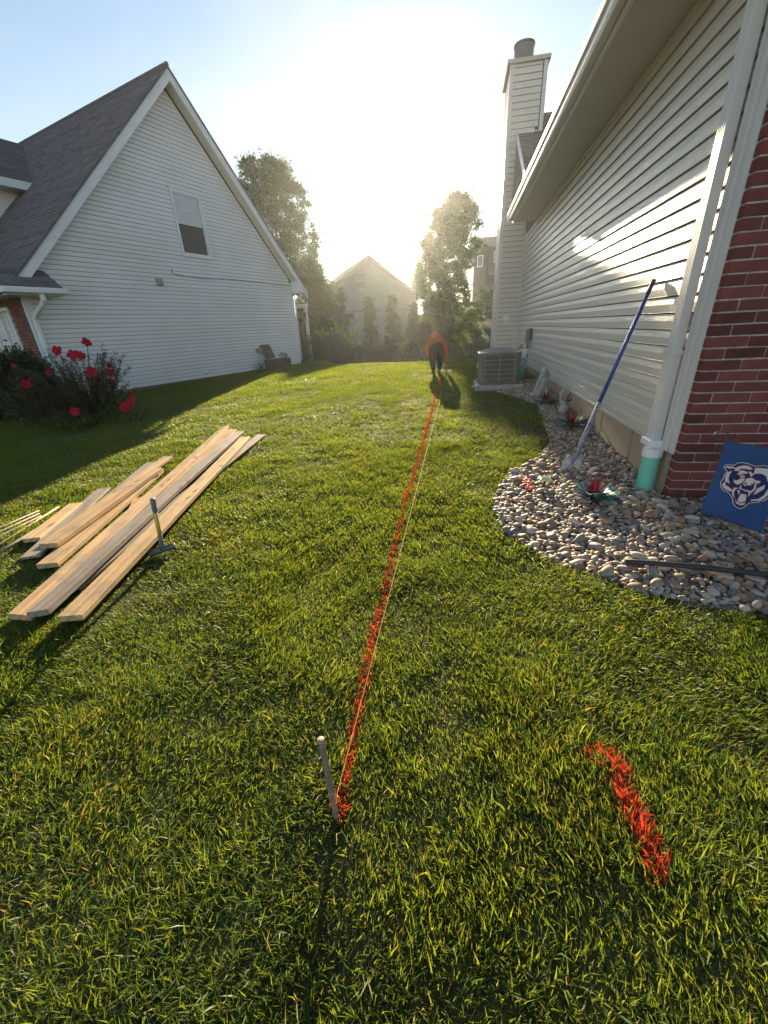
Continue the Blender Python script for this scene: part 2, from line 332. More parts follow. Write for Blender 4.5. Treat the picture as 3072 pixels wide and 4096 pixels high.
def join(L_):
    Vs, Fs, Cs = [], [], []; o = 0
    for V, F, C in L_: Vs.append(V); Fs.append(F + o); Cs.append(C); o += len(V)
    return np.concatenate(Vs), np.concatenate(Fs), np.concatenate(Cs)
def orange(C, r, n):
    k = r.random(n) < .70; t = r.random(n)[:, None]; O = np.array([1.0, .12, .045]) * (.5 + .6 * t); C = C.copy(); C[k] = O[k]; return C
def thatch(C, r, n): return np.array([.12, .10, .045]) * r.uniform(.5, 1.5, n)[:, None] * .6 + C * .4
parts = []; line = []; stroke = []
for (n, x0, x1, y0, y1, Lr, W, sg, sd_) in [
        (620000, -4.2, 3.2, -.3, 2.3, (.020, .046), .0037, 2, 1),
        (150000, -4.2, 3.2, -.3, 3.6, (.014, .034), .0040, 1, 9),
        (52000, -4.2, 3.2, -.3, 2.6, (.045, .080), .0042, 2, 8),
        (400000, -7.2, 1.8, 2.3, 5.2, (.026, .052), .0058, 2, 2),
        (230000, -9.6, 1.6, 5.2, 10., (.035, .060), .010, 1, 3),
        (210000, -10.5, 1.1, 10., 18.5, (.038, .060), .020, 1, 4),
        (140000, -17, -6.5, 3.5, 12., (.032, .055), .012, 1, 7),
        (60000, -20, 4, 18.5, 30., (.05, .10), .05, 1, 5),
        (50000, -12, 10, 30, 56., (.06, .12), .09, 1, 6)]:
    x, y = scatter(n, x0, x1, y0, y1, .7, sd_)
    dl = dist_path(x, y, LINE); ds = dist_path(x, y, STROKE)
    ww = .0105 + .016 * (vnoise(x, y, 9, 41) - .35); wl = np.where(y < 4, ww, ww * (1 + .10 * (y - 4)))
    a = dl < wl; b = ds < (.022 + .038 * (vnoise(x, y, 22, 42) - .4)) * np.where(y > .9, 1.35, .85); k = ~(a | b)
    parts.append(blades(x[k], y[k], sd_ + 50, Lr, W, sg, thatch if sd_ == 9 else None, lay={8: 2.0, 9: 6.0}.get(sd_, 1.0)))
    if a.any(): line.append(blades(x[a], y[a], sd_ + 60, Lr, W * 1.25, sg, orange))
    if b.any(): stroke.append(blades(x[b], y[b], sd_ + 70, Lr, W * 1.2, sg, orange, lay=1.3))
# painted blades packed more densely along the two marks
r_ = np.random.default_rng(5)
def along(P, n, wd, seed, ypow=1.0):
    r = np.random.default_rng(seed); Pn = np.array(P); seg = np.hypot(*(Pn[1:] - Pn[:-1]).T); c = np.concatenate([[0], np.cumsum(seg)]); t = r.random(n) ** ypow * c[-1]
    x = np.interp(t, c, Pn[:, 0]); y = np.interp(t, c, Pn[:, 1]); k = vnoise(t, t * 0, 14, seed) ; return x + r.normal(0, wd, n) * (.4 + k), y + r.normal(0, wd * .5, n)
x, y = along(LINE, 5000, .012, 3, 1.2); line.append(blades(x, y, 91, (.02, .042), .0046, 2, orange, zoff=.004))
x, y = along(STROKE, 560, .022, 4); stroke.append(blades(x, y, 92, (.025, .05), .0055, 2, orange, zoff=.004, lay=1.4))
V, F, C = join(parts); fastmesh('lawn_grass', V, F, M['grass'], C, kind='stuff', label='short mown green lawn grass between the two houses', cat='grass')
V, F, C = join(line); fastmesh('paint_line', V, F, M['paintgrass'], C, label='long straight orange marking paint line running up the lawn from the metal stake', cat='paint line')
V, F, C = join(stroke); fastmesh('paint_stroke', V, F, M['paintgrass'], C, label='short crooked orange paint stroke on the grass in the right foreground', cat='paint mark')

# ------------------------------------------------------------------ left house (gable wall facing the yard)
# local frame: u = distance from the rear corner towards the street, n = out of the wall into the yard
DL = Vector((.32299571, .94640043, 0)); NL = Vector((.94640043, -.32299571, 0)); OL = Vector((-6.4718, 16.8630, 0))
def HL(u, n, z): p = OL - DL * u + NL * n; return (p.x, p.y, z)
ZB0 = .28
def lap(name, p0, p1, n, h, m, parent, t=.011, cut0=0., cut1=0.):
    """one course of dutch-lap siding from p0 to p1 (bottom edge), out-direction n"""
    p0 = Vector(p0); p1 = Vector(p1); n = Vector(n); gp = .0085 if t > .012 else .0075; prof = [(-.006, gp), (t + .004, gp), (t + .002, gp + .003), (t, h * .58), (t * .25, h * .985), (-.006, h * .985)]
    b = B(); v = []
    dd = (p1 - p0).normalized()
    for e, cut, sg in ((p0, cut0, 1), (p1, cut1, -1)):
        for o, z in prof: v.append(e + n * o + Vector((0, 0, z)) + dd * (sg * cut * z))
    k = len(prof); f = [(i, (i + 1) % k, k + (i + 1) % k, k + i) for i in range(k)] + [tuple(range(k - 1, -1, -1)), tuple(range(k, 2 * k))]
    b.add(v, f); return b.build(name, m, parent)
LH = empty('white_house', HL(0, 0, 0), label='white sided gabled house with steep dark shingle roof on the left', cat='house')
def lp(o):      # keep world placement under an empty that is only translated
    o.location = Vector(o.location) - LH.location; return o
class HB(B):
    def build(s, name, m, parent=None, smooth=False, **k):
        o = B.build(s, name, m, parent, smooth, **k)
        if parent is not None and o.parent is not None: off_children(o)
        return o
def wloc(p):
    l = Vector((0, 0, 0))
    while p is not None: l += p.location; p = p.parent
    return l
def off_children(o):
    o.location = -wloc(o.parent)      # mesh data are in world coordinates
def wb(b, name, m, parent, smooth=False, **k):
    o = b.build(name, m, parent, smooth, **k); off_children(o); return o
APU, APZ, RZ = 4.09, 7.80, 0.0
def rakeu(z, side):      # wall/roof underside intersection
    return APU - (APZ - .36 - z) * (1.035 if side < 0 else 1.0) if side < 0 else APU + (APZ - .36 - z)
b = B(); b.prism([(0, ZB0 - .35), (8.98, ZB0 - .35), (8.98, 2.75), (APU, 7.45), (0, 3.3)], lambda u, z, w: HL(u, w, z), -.25, -.012); wb(b, 'wall', M['seamshade'], LH)
b = B(); b.prism([(.02, -.5), (8.96, -.5), (8.96, ZB0 + .02), (.02, ZB0 + .02)], lambda u, z, w: HL(u, w, z), -.2, -.004); wb(b, 'foundation', M['concreteL'], LH)
CH = .1016; z = ZB0; WU0, WU1, WZ0, WZ1 = 3.64, 4.60, 3.66, 5.23
while z < 7.3:
    u0 = .06; u1 = 8.86; c0 = c1 = 0.
    if z + CH > 3.15: u0 = max(.06, APU - (7.42 - z) / 1.03); c0 = .97
    if z + CH > 2.6: u1 = min(8.86, APU + (7.42 - z)); c1 = 1.0
    segs = [(u0, u1, c0, c1)]
    if z + CH * .6 > WZ0 and z + CH * .4 < WZ1: segs = [(u0, WU0 - .04, c0, 0), (WU1 + .04, u1, 0, c1)]
    for a, e, k0, k1 in segs:
        if e - a < .1: continue
        mid = a + (e - a) * (.25 + .5 * ((int(z / .2032) * .618) % 1))
        if e - a < 3: mid = None
        if mid is None: o = lap('siding_board', HL(a, 0, z), HL(e, 0, z), NL, CH, M['vinylL'], LH, .009, k0, k1); off_children(o)
        else:
            o = lap('siding_board', HL(a, 0, z), HL(mid + .02, 0, z), NL, CH, M['vinylL'], LH, .009, k0, 0); off_children(o)
            o = lap('siding_board', HL(mid, .0016, z), HL(e, .0016, z), NL, CH, M['vinylL'], LH, .009, 0, k1); off_children(o)
    z += CH
b = B(); b.box((0, 0, 0), (1, 1, 1))
def cboard(name, u0, u1, n0, n1, z0, z1, m, parent):
    b = B(); b.add([HL(u0, n0, z0), HL(u1, n0, z0), HL(u1, n1, z0), HL(u0, n1, z0), HL(u0, n0, z1), HL(u1, n0, z1), HL(u1, n1, z1), HL(u0, n1, z1)],
                   [(0, 3, 2, 1), (4, 5, 6, 7), (0, 1, 5, 4), (1, 2, 6, 5), (2, 3, 7, 6), (3, 0, 4, 7)]); return wb(b, name, m, parent)
cboard('corner_trim', -.02, .08, -.1, .018, ZB0 - .01, 3.2, M['trimL'], LH)
cboard('corner_trim', 8.86, 8.98, -.1, .020, ZB0 - .01, 2.62, M['trimL'], LH)
cboard('corner_trim', 8.982, 9.02, -.028, .018, ZB0 - .01, 2.44, M['trimL'], LH)
# rake boards, soffits, roof
def slopebar(name, u0, z0, u1, z1, n0, n1, dz, m, parent):   # bar under the roof line in the wall plane
    b = B(); b.prism([(u0, z0), (u1, z1), (u1, z1 - dz), (u0, z0 - dz)], lambda u, z, w: HL(u, w, z), n0, n1); return wb(b, name, m, parent)
slopebar('rake_board', APU, APZ - .03, -.60, 2.92, .272, .302, .27, M['trimL'], LH)
slopebar('rake_board', APU, APZ - .03, 9.17, 2.71, .272, .302, .27, M['trimL'], LH)
slopebar('rake_soffit', APU, APZ - .26, -.45, 2.84, -.0, .27, .02, M['soffitL'], LH)
slopebar('rake_soffit', APU, APZ - .26, 9.0, 2.66, -.0, .27, .02, M['soffitL'], LH)
b = B(); b.prism([(-.12, 3.16), (-.60, 2.87), (-.12, 2.87)], lambda u, z, w: HL(u, w, z), -.0, .30); b.prism([(.0, 3.25), (-.12, 3.16), (-.12, 2.87), (.0, 2.87)], lambda u, z, w: HL(u, w, z), .02, .285); wb(b, 'eave_box', M['trimL'], LH)
b = B(); b.tube([HL(-.52, .30, 2.93), HL(-.52, -8, 2.93)], .06, 8); b.tube([HL(-.50, .1, 2.86), HL(-.42, .1, 2.78), HL(-.22, .06, 2.66), HL(-.1, .02, 2.6), HL(-.07, .02, .4)], .04, 8); wb(b, 'rear_gutter', M['trimL'], LH, True)
# roof planes : thin slab + shingle courses
def roofplane(u0, z0, u1, z1, n0, n1, parent, clip=None, rows=True, m='shingle'):
    """slope from ridge (u0,z0) to eave (u1,z1), between n0 and n1"""
    Ls = math.hypot(u1 - u0, z1 - z0); k = int(Ls / .143); 
    b = B(); b.add([HL(u0, n0, z0 - .05), HL(u1, n0, z1 - .05), HL(u1, n1, z1 - .05), HL(u0, n1, z0 - .05), HL(u0, n0, z0), HL(u1, n0, z1), HL(u1, n1, z1), HL(u0, n1, z0)],
                   [(0, 3, 2, 1), (4, 5, 6, 7), (0, 1, 5, 4), (1, 2, 6, 5), (2, 3, 7, 6), (3, 0, 4, 7)]); wb(b, 'roof_deck', M[m], parent)
    if not rows: return
    nu = (z0 - z1) / Ls * (1 if u1 > u0 else -1); nzv = abs(u1 - u0) / Ls     # outward normal in (u,z)
    for i in range(k):
        a = i / k; e = (i + 1.05) / k
        ua, za, ue, ze = u0 + (u1 - u0) * a, z0 + (z1 - z0) * a, u0 + (u1 - u0) * e, z0 + (z1 - z0) * e
        b = B(); N = 30; v = []; f = []; rr = random.Random(i)
        # individual tabs of uneven thickness along the course
        nn = n0; 
        while nn < n1 - .02:
            w = rr.uniform(.16, .42); ne = min(nn + w, n1); th = rr.choice((.007, .010, .016)); dn = rr.uniform(0, .012)
            q = len(v); 
            v += [HL(ua + nu * .002, nn, za + nzv * .002), HL(ua + nu * .002, ne, za + nzv * .002), HL(ue + nu * th, ne, ze + nzv * th - dn), HL(ue + nu * th, nn, ze + nzv * th - dn), HL(ue, ne, ze - dn), HL(ue, nn, ze - dn)]
            f += [(q, q + 1, q + 2, q + 3), (q + 3, q + 2, q + 4, q + 5)]; nn = ne
        b.add(v, f); wb(b, 'shingle_course', M[m], parent)
roofplane(APU, APZ, 9.45, 2.46, -9.5, .33, LH)
roofplane(APU, APZ, -.66, 2.90, -9.5, .33, LH, rows=False)
b = B(); b.tube([HL(APU, .33, APZ + .01), HL(APU, -9.5, APZ + .01)], .05, 6); wb(b, 'ridge_cap', M['shingle'], LH)
# window
W_ = empty('window', (0, 0, 0)); W_.parent = LH; W_.location = -LH.location
W_.name = 'window'
def frame(name, u0, u1, z0, z1, w, n0, n1, m, parent):
    b = B()
    for a in ((u0, u1, z0, z0 + w), (u0, u1, z1 - w, z1), (u0, u0 + w, z0 + w, z1 - w), (u1 - w, u1, z0 + w, z1 - w)):
        b.add([HL(a[0], n0, a[2]), HL(a[1], n0, a[2]), HL(a[1], n1, a[2]), HL(a[0], n1, a[2]), HL(a[0], n0, a[3]), HL(a[1], n0, a[3]), HL(a[1], n1, a[3]), HL(a[0], n1, a[3])],
              [(0, 3, 2, 1), (4, 5, 6, 7), (0, 1, 5, 4), (1, 2, 6, 5), (2, 3, 7, 6), (3, 0, 4, 7)])
    return wb(b, name, m, parent)
frame('window_frame', WU0 - .04, WU1 + .04, WZ0 - .02, WZ1 + .02, .075, .0, .030, M['trimL'], W_)
frame('sash', WU0 + .03, WU1 - .03, 4.44, WZ1 - .05, .035, -.01, .012, M['trimL'], W_)
frame('sash', WU0 + .03, WU1 - .03, WZ0 + .05, 4.47, .030, -.03, .002, M['trimL'], W_)
cboard('window_sill', WU0 - .05, WU1 + .05, 0, .045, WZ0 - .03, WZ0 + .02, M['trimL'], W_)
pw = (WU1 - WU0 - .13) / 3
for s_, (za, zb, m_, n_) in enumerate([(4.475, WZ1 - .085, 'curtain', -.004), (WZ0 + .08, 4.44, 'screen', -.02)]):
    for i in range(3):
        for j in range(2):
            ua = WU0 + .065 + i * pw; zc = za + j * (zb - za) / 2
            o = cboard('pane', ua + .011, ua + pw - .011, n_ - .006, n_, zc + .008, zc + (zb - za) / 2 - .008, M[m_], W_)
    for i in (1, 2): cboard('muntin', WU0 + .065 + i * pw - .01, WU0 + .065 + i * pw + .01, n_ - .004, n_ + .005, za, zb, M['trimL'] if s_ == 0 else M['soffit'], W_)
    cboard('muntin', WU0 + .065, WU1 - .065, n_ - .004, n_ + .004, (za + zb) / 2 - .009, (za + zb) / 2 + .009, M['trimL'] if s_ == 0 else M['soffit'], W_)
# dryer vent, outlets, cable
b = B(); 
o = cboard('wall_vent', 5.53, 5.71, .0, .09, 2.84, 3.01, M['box'], LH); bevel(o, .02, 2)
o = cboard('outlet_box', 2.30, 2.42, .0, .06, .86, 1.00, M['box'], LH); bevel(o, .01)
b = B(); b.tube([HL(4.76, .0, .45), HL(4.74, .10, .44)], .045, 10); wb(b, 'dryer_hood', M['white'], LH, True)
b = B(); b.tube([HL(5.09, .02, 3.28), HL(5.13, .03, 3.26), HL(5.15, .03, 3.17), HL(5.08, .03, 3.15), HL(4.6, .03, 3.12), HL(4.08, .03, 3.095), HL(3.6, .03, 3.125), HL(3.18, .03, 3.15), HL(2.4, .03, 3.14), HL(1.32, .03, 3.14), HL(.9, .03, 3.10), HL(.4, .03, 3.105), HL(-.08, .03, 3.13)], .007, 6); wb(b, 'cable', M['black'], LH)
# return roof round the front corner, front eave, gutters
b = B(); b.add([HL(8.42, 0, 2.99), HL(8.58, 0, 2.99), HL(9.45, 0, 2.99), HL(9.45, .58, 2.62), HL(8.40, .58, 2.60), HL(8.40, 0, 2.60), HL(9.45, 0, 2.5), HL(9.45, .58, 2.56), HL(8.40, .58, 2.54)],
               [(0, 4, 3, 2, 1), (0, 5, 8, 4), (4, 8, 7, 3), (5, 6, 7, 8)]); wb(b, 'return_roof', M['shingle'], LH)
for i in range(3):
    f0 = i / 3; f1 = (i + 1) / 3 + .02
    b = B(); b.add([HL(8.42, .58 * f0, 2.993 - .39 * f0), HL(9.44, .58 * f0, 2.993 - .37 * f0), HL(9.44, .58 * f1, 3.006 - .37 * f1), HL(8.40, .58 * f1, 3.006 - .39 * f1), HL(9.44, .58 * f1, 2.99 - .37 * f1), HL(8.40, .58 * f1, 2.99 - .39 * f1)], [(0, 1, 2, 3), (3, 2, 4, 5)]); wb(b, 'shingle_course', M['shingle'], LH)
o = cboard('gutter', 8.36, 9.50, .58, .69, 2.47, 2.585, M['trimL'], LH); bevel(o, .025, 2)
o = cboard('gutter', 9.45, 9.56, -9.4, .69, 2.47, 2.585, M['trimL'], LH); bevel(o, .025, 2)
cboard('soffit', 8.44, 9.45, -.1, .57, 2.44, 2.475, M['soffitL'], LH)
cboard('soffit', 8.98, 9.45, -9.4, -.1, 2.44, 2.475, M['soffitL'], LH)
b = B(); P_ = [HL(8.86, .60, 2.47), HL(8.86, .60, 2.36), HL(8.88, .50, 2.26), HL(8.92, .22, 2.12), HL(8.93, .09, 2.02), HL(8.93, .075, 1.8), HL(8.93, .075, .3)]
b.tube(P_, .055, 8); wb(b, 'downspout', M['trimL'], LH)
for k in range(12):
    o = cboard('corner_notch', 8.975, 8.99, -.09, .005, .4 + k * .18, .41 + k * .18, M['soffit'], LH)
# front brick wall with window (front plane u = 9)
b = B(); b.prism([(-9.0, -.5), (-.02, -.5), (-.02, 2.46), (-9.0, 2.46)], lambda n_, z, w: HL(w, n_, z), 8.75, 8.93); wb(b, 'mortar_core', M['mortar'], LH)
bm_ = B(); bm_.box((-.0955, 0, -.0285), (.0955, .045, .0285)); BRM = bm_.mesh('brick_mesh', M['brickL'])
rot = Matrix((( NL.x, -DL.x, 0, 0), (NL.y, -DL.y, 0, 0), (0, 0, 1, 0), (0, 0, 0, 1)))
FW = [(-1.95, -.90, .85, 2.26)]
cnt = 0
for i in range(33):
    z = .2 + i * .0677
    for j in range(9):
        n_ = -.125 - j * .203 - (.1 if i % 2 else 0)
        if z > 2.42 or cnt > 290: continue
        wsc = 1.
        if .80 < z < 2.31:
            if i % 2 and j == 3: n_ = -.808; wsc = .66
            elif n_ + .09 > -1.98 and n_ - .09 < -.88: continue
        o = bpy.data.objects.new('brick', BRM); o.matrix_world = Matrix.Translation(Vector(HL(8.925, n_, z)) - LH.location) @ rot @ Matrix.Diagonal((wsc, .95 + .1 * random.random(), 1, 1)); COL.objects.link(o); o.parent = LH; cnt += 1
FWN = empty('front_window', (0, 0, 0)); FWN.parent = LH; FWN.location = -LH.location
def fboard(name, n0, n1, z0, z1, u0, u1, m, parent): return cboard(name, u0, u1, n0, n1, z0, z1, m, parent)
for a in ((-1.98, -.88, .80, .86), (-1.98, -.88, 2.24, 2.30), (-1.98, -1.92, .86, 2.24), (-.94, -.88, .86, 2.24), (-1.47, -1.40, .86, 2.24)): fboard('window_frame', a[0], a[1], a[2], a[3], 8.93, 9.0, M['trimL'], FWN)
for side in ((-1.92, -1.47), (-1.40, -.94)):
    w = (side[1] - side[0]) / 2
    for i in range(2):
        for j in range(4):
            fboard('pane', side[0] + i * w + .012, side[0] + (i + 1) * w - .012, .87 + j * .34, 1.19 + j * .34, 8.935, 8.945, M['curtain'] if j > 1 else M['darkwin'], FWN)
    fboard('muntin', side[0] + w - .012, side[0] + w + .012, .86, 2.24, 8.94, 8.965, M['trimL'], FWN)
    for j in range(1, 4): fboard('muntin', side[0], side[1], .845 + j * .34, .875 + j * .34, 8.94, 8.968 if j == 2 else 8.957, M['trimL'], FWN)
# front dormer / cross gable : right eave line at n=-3.2, ridge at n=-7.4
DO = empty('cross_gable', (0, 0, 0)); DO.parent = LH; DO.location = -LH.location
b = B(); b.add([HL(4.0, -7.4, 7.72), HL(12.5, -7.4, 7.72), HL(12.5, -3.2, 5.50), HL(6.35, -3.2, 5.50)], [(0, 1, 2, 3)]); b.add([HL(4.0, -7.4, 7.72), HL(12.5, -7.4, 7.72), HL(12.5, -11.6, 5.5), HL(6.35, -11.6, 5.5)], [(3, 2, 1, 0)]); wb(b, 'roof_deck', M['shingle'], DO)
for i in range(32):
    a0 = i / 32; a1 = (i + 1.05) / 32; rr = random.Random(i + 90); v = []; f = []
    uu = 4.0 + 2.35 * a0
    while uu < 12.4:
        w = rr.uniform(.16, .42); ue = min(uu + w, 12.5); th = rr.choice((.006, .010, .016)); q = len(v)
        v += [HL(uu, -7.4 + 4.2 * a0, 7.722 - 2.22 * a0), HL(ue, -7.4 + 4.2 * a0, 7.722 - 2.22 * a0), HL(ue, -7.4 + 4.2 * a1 + th * .5, 7.722 - 2.22 * a1 + th), HL(uu, -7.4 + 4.2 * a1 + th * .5, 7.722 - 2.22 * a1 + th), HL(ue, -7.4 + 4.2 * a1, 7.71 - 2.22 * a1 - .004), HL(uu, -7.4 + 4.2 * a1, 7.71 - 2.22 * a1 - .004)]
        f += [(q, q + 1, q + 2, q + 3), (q + 3, q + 2, q + 4, q + 5)]; uu = ue
    b = B(); b.add(v, f); wb(b, 'shingle_course', M['shingle'], DO)
cboard('fascia', 6.42, 12.5, -3.22, -3.16, 5.30, 5.49, M['trimL'], DO)
cboard('soffit', 6.5, 12.5, -3.65, -3.22, 5.30, 5.33, M['soffitL'], DO)
b = B(); b.add([HL(6.55, -3.65, 5.31), HL(12.5, -3.65, 5.31), HL(12.5, -3.65, 2.5), HL(9.4, -3.65, 2.5)], [(0, 1, 2, 3)]); wb(b, 'wall', M['trimL'], DO)
for k in range(12):
    z = 5.20 - .1016 * (k + 1); u0 = 6.62 + .1016 * (k + 1)
    if z > 3.4: o = lap('siding_board', HL(u0 + .03, -3.65, z), HL(12.4, -3.65, z), NL, CH, M['vinylL'], DO, .009, 0, 0); off_children(o)

# ------------------------------------------------------------------ right house (long side wall at x = 1.767)
RH = empty('beige_house', (1.767, 3.45, 0), label='beige sided house on the right with brick front corner and chimney chase', cat='house')
WX = 1.767
def rb(name, a, c, m, parent=RH, bev=0, **k):
    b = B(); b.box(a, c); o = wb(b, name, m, parent, **k)
    if bev: bevel(o, bev, 2)
    return o
rb('foundation', (WX - .003, 3.60, -.6), (WX + .2, 16.4, .431), M['concrete'])
for y_ in (4.35, 5.3, 6.95, 8.1, 9.6): rb('form_joint', (WX - .007, y_, -.2), (WX - .002, y_ + .012, .42), M['concreteL'])
rb('foundation_pier', (WX + .012, 3.545, -.6), (WX + .16, 3.598, .55), M['mortar'])
rb('wall', (WX + .012, 3.62, .42), (WX + .2, 13.9, 3.9), M['seamshade'])
z = .43; k_ = 0; CR = .1275
while z < 3.55:
    # two lengths per course with an overlap joint
    js = 5.4 + 2.2 * ((k_ * .618) % 1) + (k_ % 2) * 2.6
    o = lap('siding_board', (WX, 13.80, z), (WX, js - .02, z), (-1, 0, 0), min(CR, 3.615 - z), M['vinylR'], RH, .016); off_children(o)
    o = lap('siding_board', (WX - .0016, js + .03, z + .0007), (WX - .0016, 3.66, z + .0007), (-1, 0, 0), min(CR, 3.615 - z) * .995, M['vinylR'], RH, .016); off_children(o)
    z += CR; k_ += 1
rb('starter_trim', (WX - .012, 3.6, .405), (WX + .01, 13.8, .4295), M['trimR'])
rb('frieze_trim', (WX - .035, 3.6, 3.56), (WX + .0, 12.0, 3.617), M['trimR'])
rb('inside_corner_trim', (WX - .055, 13.74, .43), (WX - .0, 13.80, 3.95), M['trimR'], bev=.006)
# soffit panels (each strip a part), fascia, gutter
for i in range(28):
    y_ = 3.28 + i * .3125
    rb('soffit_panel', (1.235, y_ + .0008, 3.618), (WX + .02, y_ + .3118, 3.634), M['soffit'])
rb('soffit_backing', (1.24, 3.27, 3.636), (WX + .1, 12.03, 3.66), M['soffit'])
rb('eave_end_cap', (1.235, 12.032, 3.60), (WX, 12.06, 3.95), M['trimR'])
rb('fascia', (1.205, 3.2, 3.60), (1.234, 12.03, 3.80), M['trimR'], bev=.004)
gp = [(1.204, 3.64), (1.130, 3.64), (1.112, 3.675), (1.108, 3.71), (1.085, 3.735), (1.075, 3.77), (1.075, 3.782), (1.095, 3.785), (1.095, 3.775), (1.120, 3.70), (1.140, 3.655), (1.196, 3.655), (1.196, 3.79), (1.204, 3.79)]
b = B(); b.prism(gp, lambda a, z, w: (a, w, z), 2.9, 12.05); wb(b, 'gutter', M['trimR'], RH)
rb('gutter_end', (1.085, 12.045, 3.642), (1.2, 12.052, 3.775), M['trimR'])
# garage roof going up from the eave, main roof slope facing the camera behind it
b = B(); b.add([(1.12, 2.6, 3.80), (1.12, 12.1, 3.80), (5.5, 12.1, 6.0), (5.5, 2.6, 6.0), (1.12, 2.6, 3.74), (1.12, 12.1, 3.74), (5.5, 12.1, 5.94), (5.5, 2.6, 5.94)], [(3, 2, 1, 0), (4, 5, 6, 7), (0, 1, 5, 4), (1, 2, 6, 5), (3, 0, 4, 7)]); wb(b, 'roof_deck', M['shingleB'], RH)
for i in range(32):
    a = i * .143; y0_, y1_ = 11.35 + a * .85, 11.35 + (a + .15) * .85; z0_, z1_ = 4.29 + a * .527, 4.29 + (a + .15) * .527
    if z1_ > 6.60: break
    b = B(); x = 1.36; v = []; f = []; rr = random.Random(i + 400)
    while x < 7:
        w = rr.uniform(.16, .4); th = rr.choice((.006, .01, .016)); q = len(v); xe = min(x + w, 7)
        v += [(x, y0_ - th * .5, z0_ + th), (xe, y0_ - th * .5, z0_ + th), (xe, y1_, z1_), (x, y1_, z1_), (x, y0_, z0_ - .01), (xe, y0_, z0_ - .01)]; f += [(q, q + 1, q + 2, q + 3), (q + 4, q + 5, q + 1, q)]; x = xe
    b.add(v, f); wb(b, 'shingle_course', M['shingleB'], RH)
b = B(); b.add([(1.34, 11.3, 4.24), (7, 11.3, 4.24), (7, 15.1, 6.60), (1.34, 15.1, 6.60), (7, 19, 4.2), (1.34, 19, 4.2), (1.34, 11.3, 4.1), (7, 11.3, 4.1), (1.34, 19, 4.1), (7, 19, 4.1)], [(0, 1, 2, 3), (3, 2, 4, 5), (6, 8, 9, 7), (0, 3, 5, 8, 6)]); wb(b, 'roof_deck', M['shingleB'], RH)
b = B(); b.beam((1.335, 11.25, 4.21), (1.335, 15.1, 6.60), .03, .12); wb(b, 'rake_board', M['trimR'], RH)
rb('rear_wall_block', (WX + .02, 13.95, .2), (6.5, 18.8, 4.2), M['vinylR'])
# chimney chase
CX0, CX1, CY0, CY1 = 1.08, 1.765, 13.80, 15.05
CE = empty('chimney', (0, 0, 0)); CE.parent = RH; CE.location = -RH.location
rb('chase_core', (CX0 + .01, CY0 + .012, .0), (WX + .1, CY1, 5.84), M['seamshade'], CE)
rb('chase_head', (CX0 + .01, CY0 + .012, 5.84), (1.93, CY1, 7.15), M['seamshade'], CE)
z = .30
while z < 7.08:
    xe = CX1 - .0 if z < 3.85 else (1.90 if z > 5.83 else 1.765)
    o = lap('siding_board', (CX0 + .07, CY0, z), (xe - (.065 if z > 5.83 else .0), CY0, z), (0, -1, 0), min(CR, 7.13 - z), M['vinylR'], CE, .014); off_children(o)
    o = lap('siding_board', (CX0, CY1 - .06, z), (CX0, CY0 + .07, z), (-1, 0, 0), min(CR, 7.13 - z), M['vinylR'], CE, .014); off_children(o)
    z += CR
b = B(); b.box((CX0 - .016, CY0 - .016, .28), (CX0 + .075, CY0 + .075, 7.13)); wb(b, 'corner_post', M['trimR'], CE)
rb('corner_post', (CX0 - .016, CY1 - .07, .28), (CX0 + .06, CY1 + .01, 7.13), M['trimR'], CE)
rb('corner_post', (1.86, CY0 - .016, 5.80), (1.95, CY0 + .07, 7.13), M['trimR'], CE)
rb('shoulder_trim', (1.36, CY0 - .02, 5.80), (1.95, CY0 + .0, 5.835), M['trimR'], CE)
rb('chimney_cap', (CX0 - .09, CY0 - .07, 7.131), (2.0, CY1 + .08, 7.215), M['soffit'], CE, bev=.008)
b = B(); b.tube([(1.42, 14.35, 7.21), (1.42, 14.35, 7.66)], .235, 24); b.tube([(1.42, 14.35, 7.66), (1.42, 14.35, 7.70), (1.42, 14.35, 7.73)], [.26, .25, .05], 24); wb(b, 'flue_pipe', M['metalgrey'], CE)
o = rb('vent_plate', (1.30, 13.770, 1.44), (1.50, 13.785, 1.64), M['trimR'], CE); o = rb('vent_hood', (1.335, 13.72, 1.49), (1.465, 13.78, 1.60), M['white'], CE, bev=.01)
# downspout, corner boards
b = B(); fl = []
def ds(b, y0, y1, x0, x1, z0, z1, ribs=5):
    p = [(x1, y0)]; 
    for i in range(ribs): a = y0 + (y1 - y0) * (i + .15) / ribs; c = y0 + (y1 - y0) * (i + .85) / ribs; m_ = (a + c) / 2; p += [(x0 + .006, a), (x0, a + .004), (x0, c - .004), (x0 + .006, c)]
    p += [(x1, y1)]
    q = [(x1, y0), (x0 + .006, y0)] + p[1:-1] + [(x0 + .006, y1), (x1, y1)]
    b.prism(q, lambda a, c, w: (a, c, w), z0, z1)
ds(b, 3.72, 3.83, 1.665, 1.735, 1.17, 3.52); wb(b, 'downspout', M['trimR'], RH)
b = B(); ds(b, 3.715, 3.835, 1.660, 1.74, .44, 1.175); wb(b, 'downspout', M['trimR'], RH)
rb('downspout_strap', (1.655, 3.705, 1.15), (1.75, 3.845, 1.19), M['trimR'])
b = B(); b.tube([(1.70, 3.775, 3.5), (1.68, 3.775, 3.56), (1.3, 3.775, 3.60), (1.16, 3.775, 3.64)], .045, 8); wb(b, 'downspout_elbow', M['trimR'], RH)
for a, c, w, n_ in ((3.60, 3.70, WX - .028, 'corner_board'), (3.512, 3.600, WX - .010, 'corner_board')): rb(n_, (w, a, .40 if a > 3.5 else .32), (WX + .05, c, 3.62), M['trimR'], bev=.004)
rb('corner_bead', (WX - .038, 3.652, .42), (WX - .029, 3.662, 3.60), M['trimR'])
